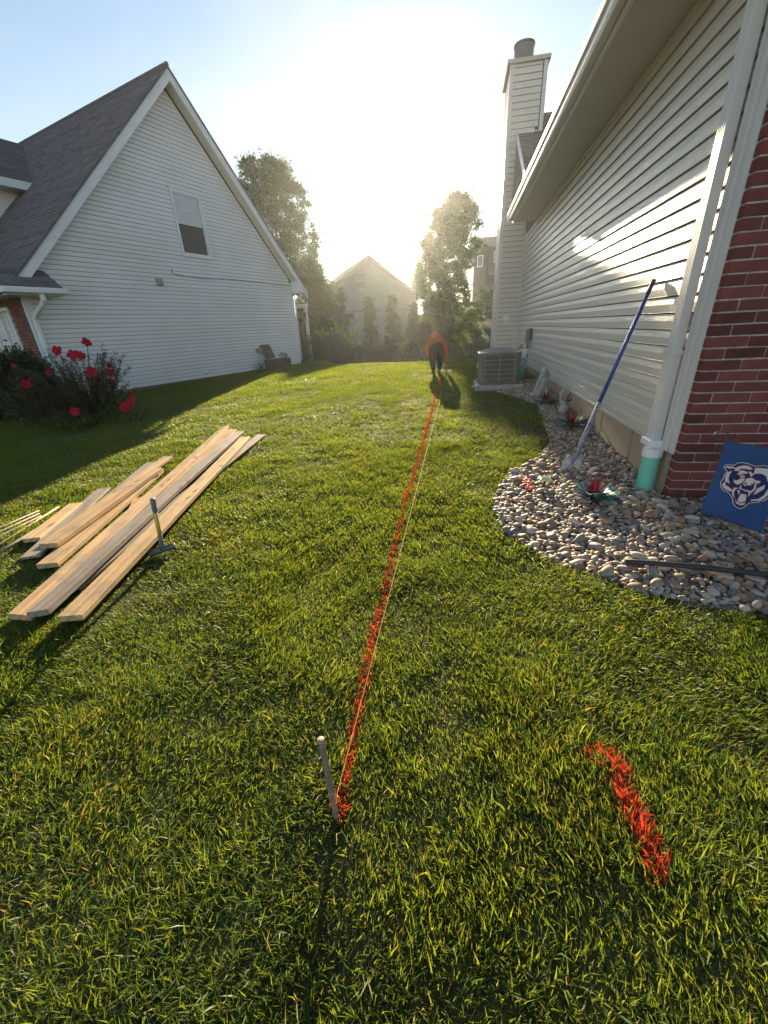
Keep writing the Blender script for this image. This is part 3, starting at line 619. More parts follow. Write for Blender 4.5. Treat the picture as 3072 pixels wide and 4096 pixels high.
# ------- brick front
rb('mortar_core', (WX + .007, 3.4535, -.3), (6.2, 3.56, 4.6), M['mortar'])
BL_, BH_ = .2445, .0675
def brickmesh(l, name):
    b = B(); w, d, h_ = l / 2, .095, BH_ / 2; j = .004
    v = []
    for z_, s_ in ((-h_, 1), (-h_ + j, 0), (h_ - j, 0), (h_, 1)):
        e = j * s_; v += [(-w + e, -d / 2 + e, z_), (w - e, -d / 2 + e, z_), (w - e, d / 2, z_), (-w + e, d / 2, z_)]
    f = [(3, 2, 1, 0), (12, 13, 14, 15)] + [(r * 4 + i, r * 4 + (i + 1) % 4, r * 4 + 4 + (i + 1) % 4, r * 4 + 4 + i) for r in range(3) for i in range(4)]
    b.add(v, f); return b.mesh(name, M['brick'])
BF, BHf, BQ = brickmesh(BL_, 'brick_full'), brickmesh(.118, 'brick_half'), brickmesh(.08, 'brick_side')
CRS = .0778; nb = 0
for i in range(60):
    z = -.035 + i * CRS
    x = WX + .001
    odd = i % 2
    first = BHf if odd else BF; w = .118 if odd else BL_
    while x < 3.1 and nb < 298:
        me = first if first is not None else BF; w = .118 if first is BHf else BL_; first = None
        o = bpy.data.objects.new('brick', me); o.location = Vector((x + w / 2, 3.4945 + random.uniform(-.0025, .0025), z + CRS / 2 + random.uniform(-.0015, .0015))) - RH.location; o.rotation_euler = (0, random.uniform(-.005, .005), random.uniform(-.006, .006)); COL.objects.link(o); o.parent = RH; nb += 1
        x += w + .0105
        if i > 46 and x > 2.6: break
b = B(); b.box((3.1, 3.455, -.3), (6.2, 3.50, 4.6)); wb(b, 'brick_field', M['brick'], RH, kind='stuff')
rb('front_gable_block', (WX + .2, 3.57, 3.9), (6.2, 3.7, 4.6), M['vinylR'])
# meter / disconnect box with conduits, tap
b = B(); b.box((WX - .12, 11.25, .95), (WX - .018, 11.42, 1.25)); o = wb(b, 'disconnect_box', M['box'], RH); bevel(o, .012, 2)
b = B(); b.box((WX - .09, 11.0, 1.0), (WX - .018, 11.2, 1.28)); o = wb(b, 'meter_cover', M['metalgrey'], RH); bevel(o, .03, 2)
for i, (ya, pts) in enumerate([(11.38, [(WX - .05, 11.38, .95), (WX - .06, 11.36, .55), (WX - .10, 11.2, .40), (WX - .3, 10.4, .36), (1.35, 9.6, .42)]),
                (11.30, [(WX - .06, 11.30, .95), (WX - .09, 11.2, .75), (WX - .25, 10.6, .60), (1.35, 9.7, .66), (1.29, 9.5, .70)]),
                (11.1, [(WX - .05, 11.10, 1.0), (WX - .07, 11.05, .66), (WX - .2, 10.5, .45), (1.38, 9.8, .52), (1.29, 9.55, .5)])]):
    # smooth the run with a catmull-like subdivision
    P4 = [Vector(p) for p in pts]; fine = []
    for a in range(len(P4) - 1):
        p0, p1, p2, p3 = P4[max(a - 1, 0)], P4[a], P4[a + 1], P4[min(a + 2, len(P4) - 1)]
        for s_ in range(6):
            t = s_ / 6; fine.append(.5 * ((2 * p1) + (p2 - p0) * t + (2 * p0 - 5 * p1 + 4 * p2 - p3) * t * t + (3 * p1 - p0 - 3 * p2 + p3) * t ** 3))
    fine.append(P4[-1]); b = B(); b.tube(fine, .014 if i else .02, 8); wb(b, 'conduit', M['copper'], RH, True)
b = B(); b.tube([(WX, 12.3, .78), (WX - .10, 12.3, .78), (WX - .13, 12.3, .72)], .018, 8); b.tube([(WX - .07, 12.25, .84), (WX - .07, 12.35, .84)], .02, 6); b.tube([(WX - .07, 12.3, .78), (WX - .07, 12.3, .84)], .008, 6); wb(b, 'garden_tap', M['rust'], RH)

# ------------------------------------------------------------------ trees and far houses
def leafcloud(pts, nrm_jit, size, seed, cols, elong=1.0, dark=None):
    r = np.random.default_rng(seed); n = len(pts); a = r.normal(size=(n, 3)); a /= np.linalg.norm(a, axis=1)[:, None]
    b = np.cross(a, r.normal(size=(n, 3))); b /= np.linalg.norm(b, axis=1)[:, None]; c = np.cross(a, b)
    s = size * r.uniform(.6, 1.4, n)[:, None]
    V = np.stack([pts - b * s * elong, pts + c * s * .5, pts + b * s * elong, pts - c * s * .5], 1).reshape(-1, 3); F = np.arange(n * 4).reshape(n, 4)
    cols = np.array(cols); i = r.integers(0, len(cols), n); C = cols[i] * r.uniform(.75, 1.25, n)[:, None]
    return V, F, np.repeat(C, 4, 0)
def crown_points(n, blobs, seed):
    """leaf positions crowded round the surfaces of many small clumps"""
    r = np.random.default_rng(seed); w = np.array([b_[3] ** 2 for b_ in blobs]); w /= w.sum(); k = r.choice(len(blobs), n, p=w); Bc = np.array(blobs)[k]
    d = r.normal(size=(n, 3)); d /= np.linalg.norm(d, axis=1)[:, None]; rad = Bc[:, 3] * np.abs(r.normal(0, .62, n) + .25)
    return Bc[:, :3] + d * rad[:, None] * [1, 1, .8]
def blobs_from_profile(cx, cy, prof, n, seed, rs=(.35, .75), depth=.8):
    """prof: list of (z, left, right) ; clumps fill the envelope"""
    r = random.Random(seed); out = []; Z = [p[0] for p in prof]
    for i in range(n):
        z = Z[0] + (Z[-1] - Z[0]) * r.random(); l = np.interp(z, Z, [p[1] for p in prof]); h = np.interp(z, Z, [p[2] for p in prof]); rr = r.uniform(*rs); m_ = (l + h) / 2; hw = max((h - l) / 2 - rr * .55, .05)
        a = r.random() * 2 * math.pi; q = math.sqrt(r.random()); out.append((m_ + hw * q * math.cos(a), cy + hw * depth * q * math.sin(a), z, rr))
    return out
def tree(name, x, y, z0, prof, label, nb=90, nl=30000, size=.09, seed=1, cols=None, trunk=.18, rs=(.35, .75), cat='tree', limbs=14, extra=(), skip=None, ztop=None, group=None, elong=1.0, depth=.8):
    T = empty(name, (x, y, z0), label=label, cat=cat, group=group); bl = blobs_from_profile(x, y, prof, nb, seed, rs, depth) + list(extra)
    if skip: bl = [q for q in bl if not skip(q)]
    pts = crown_points(nl, bl, seed + 1)
    cols = cols or [(.032, .085, .022), (.045, .11, .026), (.026, .065, .024)]
    V, F, C = leafcloud(pts, 0, size, seed + 2, cols, elong); o = fastmesh('crown', V, F, M['leaf'], C, T); off_children(o)
    zt = ztop or prof[-1][0]; b = B(); r = random.Random(seed)
    b.tube([(x, y, z0 - .2), (x + .03, y, z0 + (zt - z0) * .3), (x - .05, y, z0 + (zt - z0) * .6), (x + r.uniform(-.2, .2), y, zt * .92)], [trunk, trunk * .8, trunk * .5, trunk * .12], 9)
    wb(b, 'trunk', M['bark'], T, True)
    b = B()
    for q in r.sample(bl, min(limbs, len(bl))):
        zs = max(z0 + .8, q[2] - r.uniform(.6, 1.6)); b.tube([(x, y, zs), ((x + q[0]) / 2, (y + q[1]) / 2, (zs + q[2]) / 2 + .1), q[:3]], [trunk * .35, trunk * .2, trunk * .06], 6)
    if limbs: wb(b, 'limbs', M['bark'], T, True, kind='stuff')
    return T
# big tree right of the sun
tree('leafy_tree', -1.75, 38, g(-1.75, 38), [(2.2, -3.5, .6), (3.6, -4.0, 1.3), (5.8, -3.85, 1.65), (7.0, -3.6, 1.8), (8.2, -3.1, 1.7), (9.2, -2.3, 1.3), (10.2, -1.5, .6)],
     'tall backlit leafy tree in the middle distance straight behind the bending person', nb=380, nl=95000, size=.085, seed=3, trunk=.2, rs=(.18, .58), limbs=26,
     skip=lambda q: (q[0] > .35 and 6.6 < q[2] < 8.0 and q[0] < .95) or (q[0] > .2 and 4.6 < q[2] < 5.6))
# big tree behind the left house
tree('leafy_tree', -12.0, 30, g(-12, 30), [(1.5, -14.5, -8.9), (4.0, -14.8, -8.6), (6.2, -14.8, -9.0), (8.2, -14.8, -9.1), (9.6, -14.7, -9.5), (10.7, -14.3, -10.4), (11.4, -13.6, -11.5)],
     'tall dark leafy tree rising behind the rear eave of the white house', nb=420, nl=95000, size=.075, seed=8, trunk=.25, rs=(.2, .62), cols=[(.028, .072, .024), (.038, .092, .026), (.024, .058, .024)])
tree('leafy_tree', -9.3, 27, g(-9.3, 27), [(-.5, -10.6, -7.4), (1.5, -10.4, -7.2), (3.5, -10.3, -7.5), (4.8, -9.9, -8.1), (5.4, -9.4, -8.8)],
     'lower rounded tree between the white house and the row of narrow evergreens', nb=60, nl=26000, size=.085, seed=12, trunk=.14, rs=(.35, .7))
AC_ = [(.03, .065, .025), (.045, .085, .03), (.055, .08, .035)]
for i, (x, y, w, zt, lb) in enumerate([(-7.5, 28, .62, 3.85, 'leftmost narrow evergreen by the fence in front of the far house gable'), (-5.75, 28.3, .62, 3.40, 'narrow evergreen below the far house window, second of the row'),
                                       (-4.25, 28.6, .72, 3.30, 'widest narrow evergreen, right of the far house gable window'), (-2.95, 28.9, .55, 2.7, 'short narrow evergreen at the right end of the row beside the leafy tree')]):
    z0 = g(x, y)
    tree('narrow_evergreen', x, y, z0, [(z0 + .1, x - w, x + w), (z0 + 1.4, x - w * 1.05, x + w * 1.05), (z0 + (zt - z0) * .6, x - w * .75, x + w * .75), (zt - .5, x - w * .35, x + w * .35), (zt, x - .08, x + .08)], lb, nb=70, nl=11000, size=.055, seed=20 + i,
         cols=AC_, trunk=.08, rs=(.14, .30), limbs=0, group='narrow evergreens along the back fence', elong=1.4, depth=1, cat='tree')
for i, (x, y, w, h_, lb, cc) in enumerate([(-.9, 33, 1.2, 1.6, 'rounded shrub at the foot of the leafy tree trunk', None), (.9, 34.5, 1.1, 1.8, 'yellow green shrub on the slope right of the leafy tree trunk', [(.09, .13, .03), (.06, .1, .025)]),
                                           (2.3, 40, 1.7, 2.4, 'dark shrub against the taupe house on the hill', None), (-2.6, 32, 1.1, 1.5, 'reddish green shrub left of the leafy tree trunk', [(.09, .06, .04), (.05, .075, .025)])]):
    z0 = g(x, y); tree('garden_shrub', x, y, z0, [(z0 + .1, x - w * .8, x + w * .8), (z0 + h_ * .5, x - w, x + w), (z0 + h_, x - w * .4, x + w * .4)], lb, nb=26, nl=7000, size=.07, seed=40 + i, cols=cc, trunk=.05, rs=(.2, .4), limbs=0, cat='shrub')
tree('leafy_tree', -7.0, 75, g(-7, 75), [(6.5, -8.6, -5.2), (9.0, -8.3, -5.4), (10.4, -7.2, -6.2)], 'small distant treetop showing over the far house roof', nb=24, nl=6000, size=.12, seed=60, rs=(.4, .8))
# row of woods far beyond, mostly hidden
r = np.random.default_rng(4); bl = []
for i in range(260):
    x = r.uniform(-220, 240); y = r.uniform(170, 215); z0 = g(x, y); bl.append((x, y, z0 + r.uniform(0, 5), r.uniform(2, 4)))
V, F, C = leafcloud(crown_points(60000, bl, 5), 0, .8, 6, [(.03, .06, .02), (.04, .075, .022)]); fastmesh('distant_woods', V, F, M['leaf'], C, kind='stuff', label='distant line of woods on the horizon', cat='woods')

def farhouse():
    H = empty('far_house', (-8.5, 42, g(-8.5, 42)), label='hazy grey sided gabled house beyond the back fence', cat='house')
    X0, X1, XA, ZA_, ZE, Y = -13.6, -3.2, -8.40, 7.55, 4.0, 42.; H.rotation_euler = (0, 0, R(27))
    b = B(); b.prism([(X0 + .5, -1.5), (X1 - .5, -1.5), (X1 - .5, ZE + .15), (XA, ZA_ - .3), (X0 + .5, ZE + .15)], lambda x, z, w: (x, w, z), Y, Y + 11); wb(b, 'wall', M['houseB'], H)
    z = 3.0
    while z < ZA_ - .5:
        hw = min((XA - X0 - .5), (ZA_ - .35 - z) / .72)
        if hw > .1: b = B(); b.prism([(XA - hw * 1.0, z), (XA + hw, z), (XA + hw, z + .19), (XA - hw, z + .19)], lambda x, zz, w: (x, w + (zz - z) * .12, zz), Y - .035, Y - .002); wb(b, 'siding_board', M['houseB'], H)
        z += .2
    for s_ in (-1, 1):
        xe = X0 if s_ < 0 else X1
        b = B(); b.add([(XA, Y - .4, ZA_), (xe, Y - .4, ZE), (xe, Y + 11.4, ZE), (XA, Y + 11.4, ZA_), (XA, Y - .4, ZA_ - .2), (xe, Y - .4, ZE - .2), (xe, Y + 11.4, ZE - .2), (XA, Y + 11.4, ZA_ - .2)], [(0, 1, 2, 3), (4, 7, 6, 5), (0, 4, 5, 1), (1, 5, 6, 2), (2, 6, 7, 3)]); wb(b, 'roof', M['roofB'], H)
        b = B(); b.add([(XA, Y - .43, ZA_ - .03), (xe, Y - .43, ZE - .03), (xe, Y - .43, ZE - .28), (XA, Y - .43, ZA_ - .28)], [(0, 1, 2, 3)]); wb(b, 'rake_board', M['houseC'], H)
    w = empty('window', (0, 0, 0)); w.parent = H; w.location = -H.location
    for n_, a, c, m_ in (('window_frame', (-9.75, Y - .08, 4.85), (-8.65, Y - .03, 6.2), 'houseB'), ('pane', (-9.66, Y - .10, 4.94), (-8.74, Y - .081, 5.50), 'darkwin'), ('pane', (-9.66, Y - .10, 5.55), (-8.74, Y - .081, 6.11), 'darkwin')):
        b = B(); b.box(a, c); o = wb(b, n_, M[m_], w)
    b = B(); b.box((-12.25, Y - .1, 2.95), (-4.35, Y - .01, 3.05)); wb(b, 'belly_trim', M['houseC'], H)
    b = B(); b.box((-10.9, Y - .1, 2.35), (-10.1, Y - .01, 2.85)); wb(b, 'pane', M['darkwin'], H)
    b = B(); b.tube([(-12.0, Y - .1, 4.3), (-12.0, Y - .1, -1)], .06, 6); wb(b, 'downspout', M['houseC'], H)
    b = B(); b.add([(-6.6, Y + 3, 5.5), (-3.6, Y + 3, 5.6), (-2.6, Y + 3, 3.7), (-6.6, Y + 3, 3.7), (-6.6, Y + 9, 5.5), (-3.6, Y + 9, 5.6), (-2.6, Y + 9, 3.7)], [(0, 3, 2, 1), (0, 1, 5, 4), (1, 2, 6, 5)]); wb(b, 'rear_roof', M['roofB'], H)
farhouse()
def hillhouse():
    H = empty('hill_house', (4.5, 50, g(4.5, 50)), label='tall taupe house on the hill behind the chimney with bay window', cat='house')
    Y = 50.; s_ = 50 / 38.; zz = lambda z: 1.46 + (z - 1.46) * s_
    b = B(); b.box((1.35, Y, -1), (12, Y + 10, zz(6.9))); wb(b, 'wall', M['houseC'], H)
    b = B(); b.add([(.9, Y - .6, zz(6.75)), (12.5, Y - .6, zz(6.75)), (12.5, Y + 5, zz(8.1)), (.9, Y + 5, zz(8.1)), (12.5, Y + 10.6, zz(6.75)), (.9, Y + 10.6, zz(6.75))], [(0, 1, 2, 3), (3, 2, 4, 5), (0, 3, 5)]); wb(b, 'roof', M['roofB'], H)
    b = B(); b.box((2.75, Y - 1.3, zz(4.75)), (7, Y, zz(6.6))); wb(b, 'bay', M['houseC'], H)
    z = 2.6
    while z < zz(4.7): b = B(); b.box((1.37, Y - .05 - .0, z), (2.7, Y - .0, z + .20)); wb(b, 'siding_board', M['houseC'], H); z += .23
    for a in ((3.3, zz(5.6), 4.4, zz(6.4)), (1.7, zz(5.5), 2.3, zz(6.3))):
        yy = Y - 1.36 if a[0] > 3 else Y - .06
        b = B(); b.box((a[0], yy, a[1]), (a[2], yy + .05, a[3])); f = wb(b, 'window', M['white'], H)
        b = B(); b.box((a[0] + .08, yy - .02, a[1] + .08), (a[2] - .08, yy - .004, a[3] - .08)); o = b.build('pane', M['glass'], f); o.location = (0, 0, 0)
    b = B(); b.box((2.8, Y - .1, 1.0), (6, Y + .1, zz(4.2))); wb(b, 'doorway', M['darkwin'], H)
hillhouse()

# ------------------------------------------------------------------ picket fence
def fence(P, label, name='picket_fence', hgt=1.08, step=.128, missing=()):
    P = [Vector(p) for p in P]; T = empty(name, (P[0].x, P[0].y, g(P[0].x, P[0].y)), label=label, cat='fence'); seg = []
    pm = B(); w = .045; w = .036; pm.prism([(-w, 0), (w, 0), (w, hgt - .16), (w * .45, hgt - .13), (w * .9, hgt - .07), (w * .55, hgt - .02), (0, hgt), (-w * .55, hgt - .02), (-w * .9, hgt - .07), (-w * .45, hgt - .13), (-w, hgt - .16)], lambda a, z, c: (a, c, z), 0, .018); PM = pm.mesh('picket_mesh', M['fence'])
    k = 0
    for a, c in zip(P[:-1], P[1:]):
        d = (c - a); Ln = d.length; d.normalize(); ang = math.atan2(d.y, d.x); n = int(Ln / step)
        for i in range(n):
            q = a + d * (i * step + .05); o = bpy.data.objects.new('picket', PM); o.location = Vector((q.x, q.y, g(q.x, q.y) + .04 + random.uniform(-.01, .01))) - T.location; o.rotation_euler = (0, random.uniform(-.012, .012), ang); COL.objects.link(o); o.parent = T; k += 1
        m_ = max(1, round(Ln / 2.3))
        for i in range(m_):
            q0 = a + d * (Ln * i / m_); q1 = a + d * (Ln * (i + 1) / m_); nn = Vector((-d.y, d.x, 0)) * .04
            for hz in (.28, .84):
                b = B(); b.beam(Vector((q0.x, q0.y, g(q0.x, q0.y) + hz)) + nn, Vector((q1.x, q1.y, g(q1.x, q1.y) + hz)) + nn, .04, .085); wb(b, 'rail', M['fence'], T)
            b = B(); b.box((-.05, -.05, -.1), (.05, .05, 1.12)); o = b.build('post', M['fence'], T); o.location = Vector((q0.x, q0.y, g(q0.x, q0.y))) + nn * 2 - T.location; o.rotation_euler = (0, 0, ang)
    return T
fence([(-6.38, 17.0, 0), (-4.6, 20.3, 0), (-3.3, 25.2, 0)], 'dark wooden picket fence running back from the rear corner of the white house')
fence([(-3.1, 25.4, 0), (2.8, 28.4, 0)], 'far run of dark picket fence crossing behind the bending person', step=.14)

# ------------------------------------------------------------------ river stones
def ico(sub):
    t = (1 + 5 ** .5) / 2; v = [(-1, t, 0), (1, t, 0), (-1, -t, 0), (1, -t, 0), (0, -1, t), (0, 1, t), (0, -1, -t), (0, 1, -t), (t, 0, -1), (t, 0, 1), (-t, 0, -1), (-t, 0, 1)]
    f = [(0, 11, 5), (0, 5, 1), (0, 1, 7), (0, 7, 10), (0, 10, 11), (1, 5, 9), (5, 11, 4), (11, 10, 2), (10, 7, 6), (7, 1, 8), (3, 9, 4), (3, 4, 2), (3, 2, 6), (3, 6, 8), (3, 8, 9), (4, 9, 5), (2, 4, 11), (6, 2, 10), (8, 6, 7), (9, 8, 1)]
    v = [Vector(p).normalized() for p in v]
    for _ in range(sub):
        c = {}; nf = []
        def md(a, b):
            k = (min(a, b), max(a, b))
            if k not in c: v.append((v[a] + v[b]).normalized()); c[k] = len(v) - 1
            return c[k]
        for a, b_, d in f: x, y, z = md(a, b_), md(b_, d), md(d, a); nf += [(a, x, z), (b_, y, x), (d, z, y), (x, y, z)]
        f = nf
    return np.array([tuple(p) for p in v]), np.array(f)
PAL = np.array([(.42, .39, .36), (.33, .30, .28), (.25, .24, .24), (.50, .46, .41), (.38, .29, .21), (.46, .30, .15), (.30, .16, .11), (.20, .20, .22), (.55, .53, .50), (.36, .33, .27), (.28, .21, .16), (.17, .155, .15), (.45, .39, .30), (.34, .27, .26)])
def stones(px, py, size, sub, seed, zo=0.):
    r = np.random.default_rng(seed); n = len(px); BV, BF_ = ico(sub); m_ = len(BV)
    sc = np.asarray(size)[:, None] * np.stack([r.uniform(.8, 1.5, n), r.uniform(.7, 1.05, n), r.uniform(.42, .72, n)], 1) / 2
    V = np.broadcast_to(BV, (n, m_, 3)).copy()
    # lumpy, slightly squared pebbles
    k1 = r.normal(size=(n, 3)) * .9; ph = r.random((n, 3)) * 6.28
    for a in range(3):
        wv = np.sin(V @ (np.eye(3)[a] * 2.3) + ph[:, a:a + 1]); V *= (1 + .09 * wv * k1[:, a:a + 1])[:, :, None]
    V = np.sign(V) * np.abs(V) ** .88 * sc[:, None, :]
    ang = r.uniform(0, 2 * math.pi, n); tx = r.normal(0, .28, n); ty = r.normal(0, .28, n)
    c, s_ = np.cos(tx)[:, None], np.sin(tx)[:, None]; Y = V[:, :, 1] * c - V[:, :, 2] * s_; Z = V[:, :, 1] * s_ + V[:, :, 2] * c; V[:, :, 1] = Y; V[:, :, 2] = Z
    c, s_ = np.cos(ty)[:, None], np.sin(ty)[:, None]; X = V[:, :, 0] * c + V[:, :, 2] * s_; Z = -V[:, :, 0] * s_ + V[:, :, 2] * c; V[:, :, 0] = X; V[:, :, 2] = Z
    c, s_ = np.cos(ang)[:, None], np.sin(ang)[:, None]; X = V[:, :, 0] * c - V[:, :, 1] * s_; Y = V[:, :, 0] * s_ + V[:, :, 1] * c; V[:, :, 0] = X; V[:, :, 1] = Y
    V[:, :, 0] += px[:, None]; V[:, :, 1] += py[:, None]; V[:, :, 2] += (G(px, py) + size * .20 + r.uniform(0, .012, n) + zo)[:, None]
    w = np.array([3, 3, 2, 2, 2.2, 1.6, 1.1, 1.2, 1.4, 2.2, 2, 1.2, 1.6, 1.6]); w /= w.sum(); C = PAL[r.choice(len(PAL), n, p=w)] * r.uniform(.62, 1.15, n)[:, None] * np.array([1.06, .96, .86])
    # bands/speckle per vertex
    CV = np.repeat(C[:, None, :], m_, 1) * (1 + .16 * np.sin(V[:, :, :1] * 160 + V[:, :, 2:3] * 220) * r.random(n)[:, None, None])
    F = (BF_[None] + (np.arange(n) * m_)[:, None, None]).reshape(-1, 3)
    return V.reshape(-1, 3), F, CV.reshape(-1, 3)
def bedpts(n, x0, x1, y0, y1, seed, dmin):
    r = np.random.default_rng(seed); x = r.uniform(x0, x1, n); y = r.uniform(y0, y1, n); k = inpoly(x, y, BED) & ((x < 1.75) | (y < 3.45)); k &= ~((x > .36) & (x < 1.36) & (y > 8.7) & (y < 9.75)); x, y = x[k], y[k]
    # thin out by grid so that stones do not sit inside one another
    out = {}; keep = []
    for i in range(len(x)):
        a, b = int(x[i] / dmin), int(y[i] / dmin); ok = True
        for u in (-1, 0, 1):
            for v in (-1, 0, 1):
                for (p, q) in out.get((a + u, b + v), ()):
                    if (p - x[i]) ** 2 + (q - y[i]) ** 2 < dmin * dmin: ok = False
        if ok: out.setdefault((a, b), []).append((x[i], y[i])); keep.append(i)
    return x[keep], y[keep]
SP = []
x, y = bedpts(26000, .2, 3.3, 1.9, 3.6, 1, .0255); r = np.random.default_rng(2); SP.append(stones(x, y, r.lognormal(math.log(.037), .26, len(x)).clip(.026, .085), 1, 3))
x, y = bedpts(24000, .3, 1.8, 3.5, 5.6, 4, .026); SP.append(stones(x, y, r.lognormal(math.log(.037), .24, len(x)).clip(.026, .075), 1, 5))
x, y = bedpts(22000, .7, 1.8, 5.5, 9.7, 6, .032); SP.append(stones(x, y, r.uniform(.034, .060, len(x)), 0, 7))
x, y = bedpts(1400, .35, 2.9, 2.02, 4.4, 8, .105); SX, SY = x[:285], y[:285]
# the largest pebbles one by one, as pieces of the bed
PM = []
for i in range(16):
    V, F, C = stones(np.array([0.]), np.array([0.]), np.array([.062]), 2, 100 + i); V[:, 2] -= V[:, 2].mean(); o = fastmesh('stone', V, F, M['stone'], C, smooth=True); PM.append(o.data); bpy.data.objects.remove(o)
for i in range(len(SX)):
    o = bpy.data.objects.new('stone', PM[i % 16]); k = RNG.uniform(.8, 1.3); o.location = (SX[i], SY[i], g(SX[i], SY[i]) + .026 * k); o.scale = (k, k, k); o.rotation_euler = (RNG.uniform(-.3, .3), RNG.uniform(-.3, .3), RNG.uniform(0, 6.28)); link(o, gb)
V, F, C = join(SP); fastmesh('river_stones', V, F, M['stone'], C, smooth=True, kind='stuff', label='rounded tan and grey river stones filling the bed along the beige house', cat='gravel')
# orange sprayed stones
x = .675 + RNG.normal(0, .020, 34); y = 3.70 + RNG.uniform(-.13, .13, 34); V, F, C = stones(x, y, RNG.uniform(.026, .042, 34), 1, 30, .016); C = np.ones_like(C) * [.85, .14, .06]
fastmesh('sprayed_stones', V, F, M['stone'], C, smooth=True, label='small orange sprayed mark on the stones left of the lime green solar light', cat='paint mark')

# ------------------------------------------------------------------ air conditioner
def aircon():
    x0, x1, y0, y1, z0 = .42, 1.25, 8.80, 9.62, .30; ht = .56
    T = empty('air_conditioner', ((x0 + x1) / 2, (y0 + y1) / 2, z0), label='grey outdoor air conditioner unit on a pad beside the chimney', cat='air conditioner')
    c = .07
    def oct_(i, zz0, zz1, b):
        a0, a1, b0, b1 = x0 + i, x1 - i, y0 + i, y1 - i; k = c
        b.prism([(a0 + k, b0), (a1 - k, b0), (a1, b0 + k), (a1, b1 - k), (a1 - k, b1), (a0 + k, b1), (a0, b1 - k), (a0, b0 + k)], lambda a, d, w: (a, d, w), zz0, zz1)
    b = B(); oct_(.035, z0 + .03, z0 + ht, b); wb(b, 'coil', M['coil'], T)
    b = B(); oct_(-.005, z0 - .005, z0 + .04, b); o = wb(b, 'base_pan', M['metalgrey'], T); bevel(o, .008)
    b = B(); oct_(-.008, z0 + ht - .02, z0 + ht + .045, b); o = wb(b, 'top_cover', M['metalgrey'], T); bevel(o, .012, 2)
    for xx, yy in ((x0, y0), (x1, y0), (x0, y1), (x1, y1)):
        sx = 1 if xx == x0 else -1; sy = 1 if yy == y0 else -1
        b = B(); b.prism([(xx, yy + sy * (c + .03)), (xx, yy + sy * c), (xx + sx * c, yy), (xx + sx * (c + .03), yy), (xx + sx * (c + .03), yy + sy * .02), (xx + sx * .02, yy + sy * (c + .03))], lambda a, d, w: (a, d, w), z0 + .04, z0 + ht - .02); wb(b, 'corner_panel', M['metalgrey'], T)
    b = B()
    for i in range(46):
        xx = x0 + c + .03 + (x1 - x0 - 2 * c - .06) * i / 45; b.box((xx - .002, y0 + .016, z0 + .04), (xx + .002, y0 + .022, z0 + ht - .02))
        yy = y0 + c + .03 + (y1 - y0 - 2 * c - .06) * i / 45; b.box((x0 + .016, yy - .002, z0 + .04), (x0 + .022, yy + .002, z0 + ht - .02)); b.box((x1 - .022, yy - .002, z0 + .04), (x1 - .016, yy + .002, z0 + ht - .02))
    wb(b, 'louvre_grille', M['metalgrey'], T, kind='stuff')
    for i in range(5):
        zz = z0 + .10 + i * .09; b = B(); b.box((x0 + c, y0 + .006, zz - .003), (x1 - c, y0 + .013, zz + .003)); wb(b, 'grille_wire', M['wire'], T)
    for xx in (x0 + .12, (x0 + x1) / 2, x1 - .12): b = B(); b.box((xx - .0035, y0 + .002, z0 + .03), (xx + .0035, y0 + .008, z0 + ht - .01)); wb(b, 'grille_wire', M['wire'], T)
    cx_, cy_ = (x0 + x1) / 2, (y0 + y1) / 2; b = B()
    for k in range(10):
        rr = .06 + k * .033; b.tube([(cx_ + rr * math.cos(a / 16 * 6.2832), cy_ + rr * math.sin(a / 16 * 6.2832), z0 + ht + .115 - .06 * (k / 9) ** 2.2) for a in range(17)], .003, 5, False)
    for a in range(8):
        t = a / 8 * 6.2832; b.tube([(cx_ + rr * math.cos(t), cy_ + rr * math.sin(t), z0 + ht + .115 - .06 * (max(rr - .06, 0) / .297) ** 2.2) for rr in (.05, .15, .25, .33, .36)], .004, 5)
    b.tube([(cx_, cy_, z0 + ht + .05), (cx_, cy_, z0 + ht + .12)], .06, 12); wb(b, 'fan_guard', M['wire'], T)
    b = B(); b.tube([(x0 - .012, y0 + .3, z0 + .30), (x0 - .012, y0 + .3, z0 + .40)], .012, 6); wb(b, 'badge', M['white'], T)
aircon()
b = B(); b.box((.36, 8.74, .17), (1.33, 9.70, .288)); o = b.build('equipment_pad', M['pad'], label='concrete pad under the air conditioner', cat='pad'); bevel(o, .01)
b = B(); rr = random.Random(3); v = []
for i in range(7):
    for j in range(5): v.append((.30 + i * .035 + rr.uniform(-.01, .01), 8.70 + j * .035, .285 + .03 * math.sin(i * 1.7 + j) * rr.random() - .045 * abs(i - 3) / 3 + rr.uniform(0, .03)))
b.add(v, [(i * 5 + j, i * 5 + j + 1, (i + 1) * 5 + j + 1, (i + 1) * 5 + j) for i in range(6) for j in range(4)]); o = b.build('plastic_sheet', M['white'], smooth=False, label='crumpled white plastic scrap at the left corner of the air conditioner pad', cat='scrap'); so = o.modifiers.new('s', 'SOLIDIFY'); so.thickness = .004
b = B(); b.tube([(1.45, 9.95, .2), (1.45, 9.95, .66)], .055, 16); o = b.build('drain_riser', M['green'], smooth=True, label='pale green drain pipe standing behind the air conditioner', cat='pipe')
b = B(); b.tube([(1.45, 9.95, .655), (1.45, 9.95, .76), (1.47, 9.97, .80), (1.55, 10.0, .84)], [.062, .062, .055, .05], 14); b.build('elbow', M['white'], o, True)

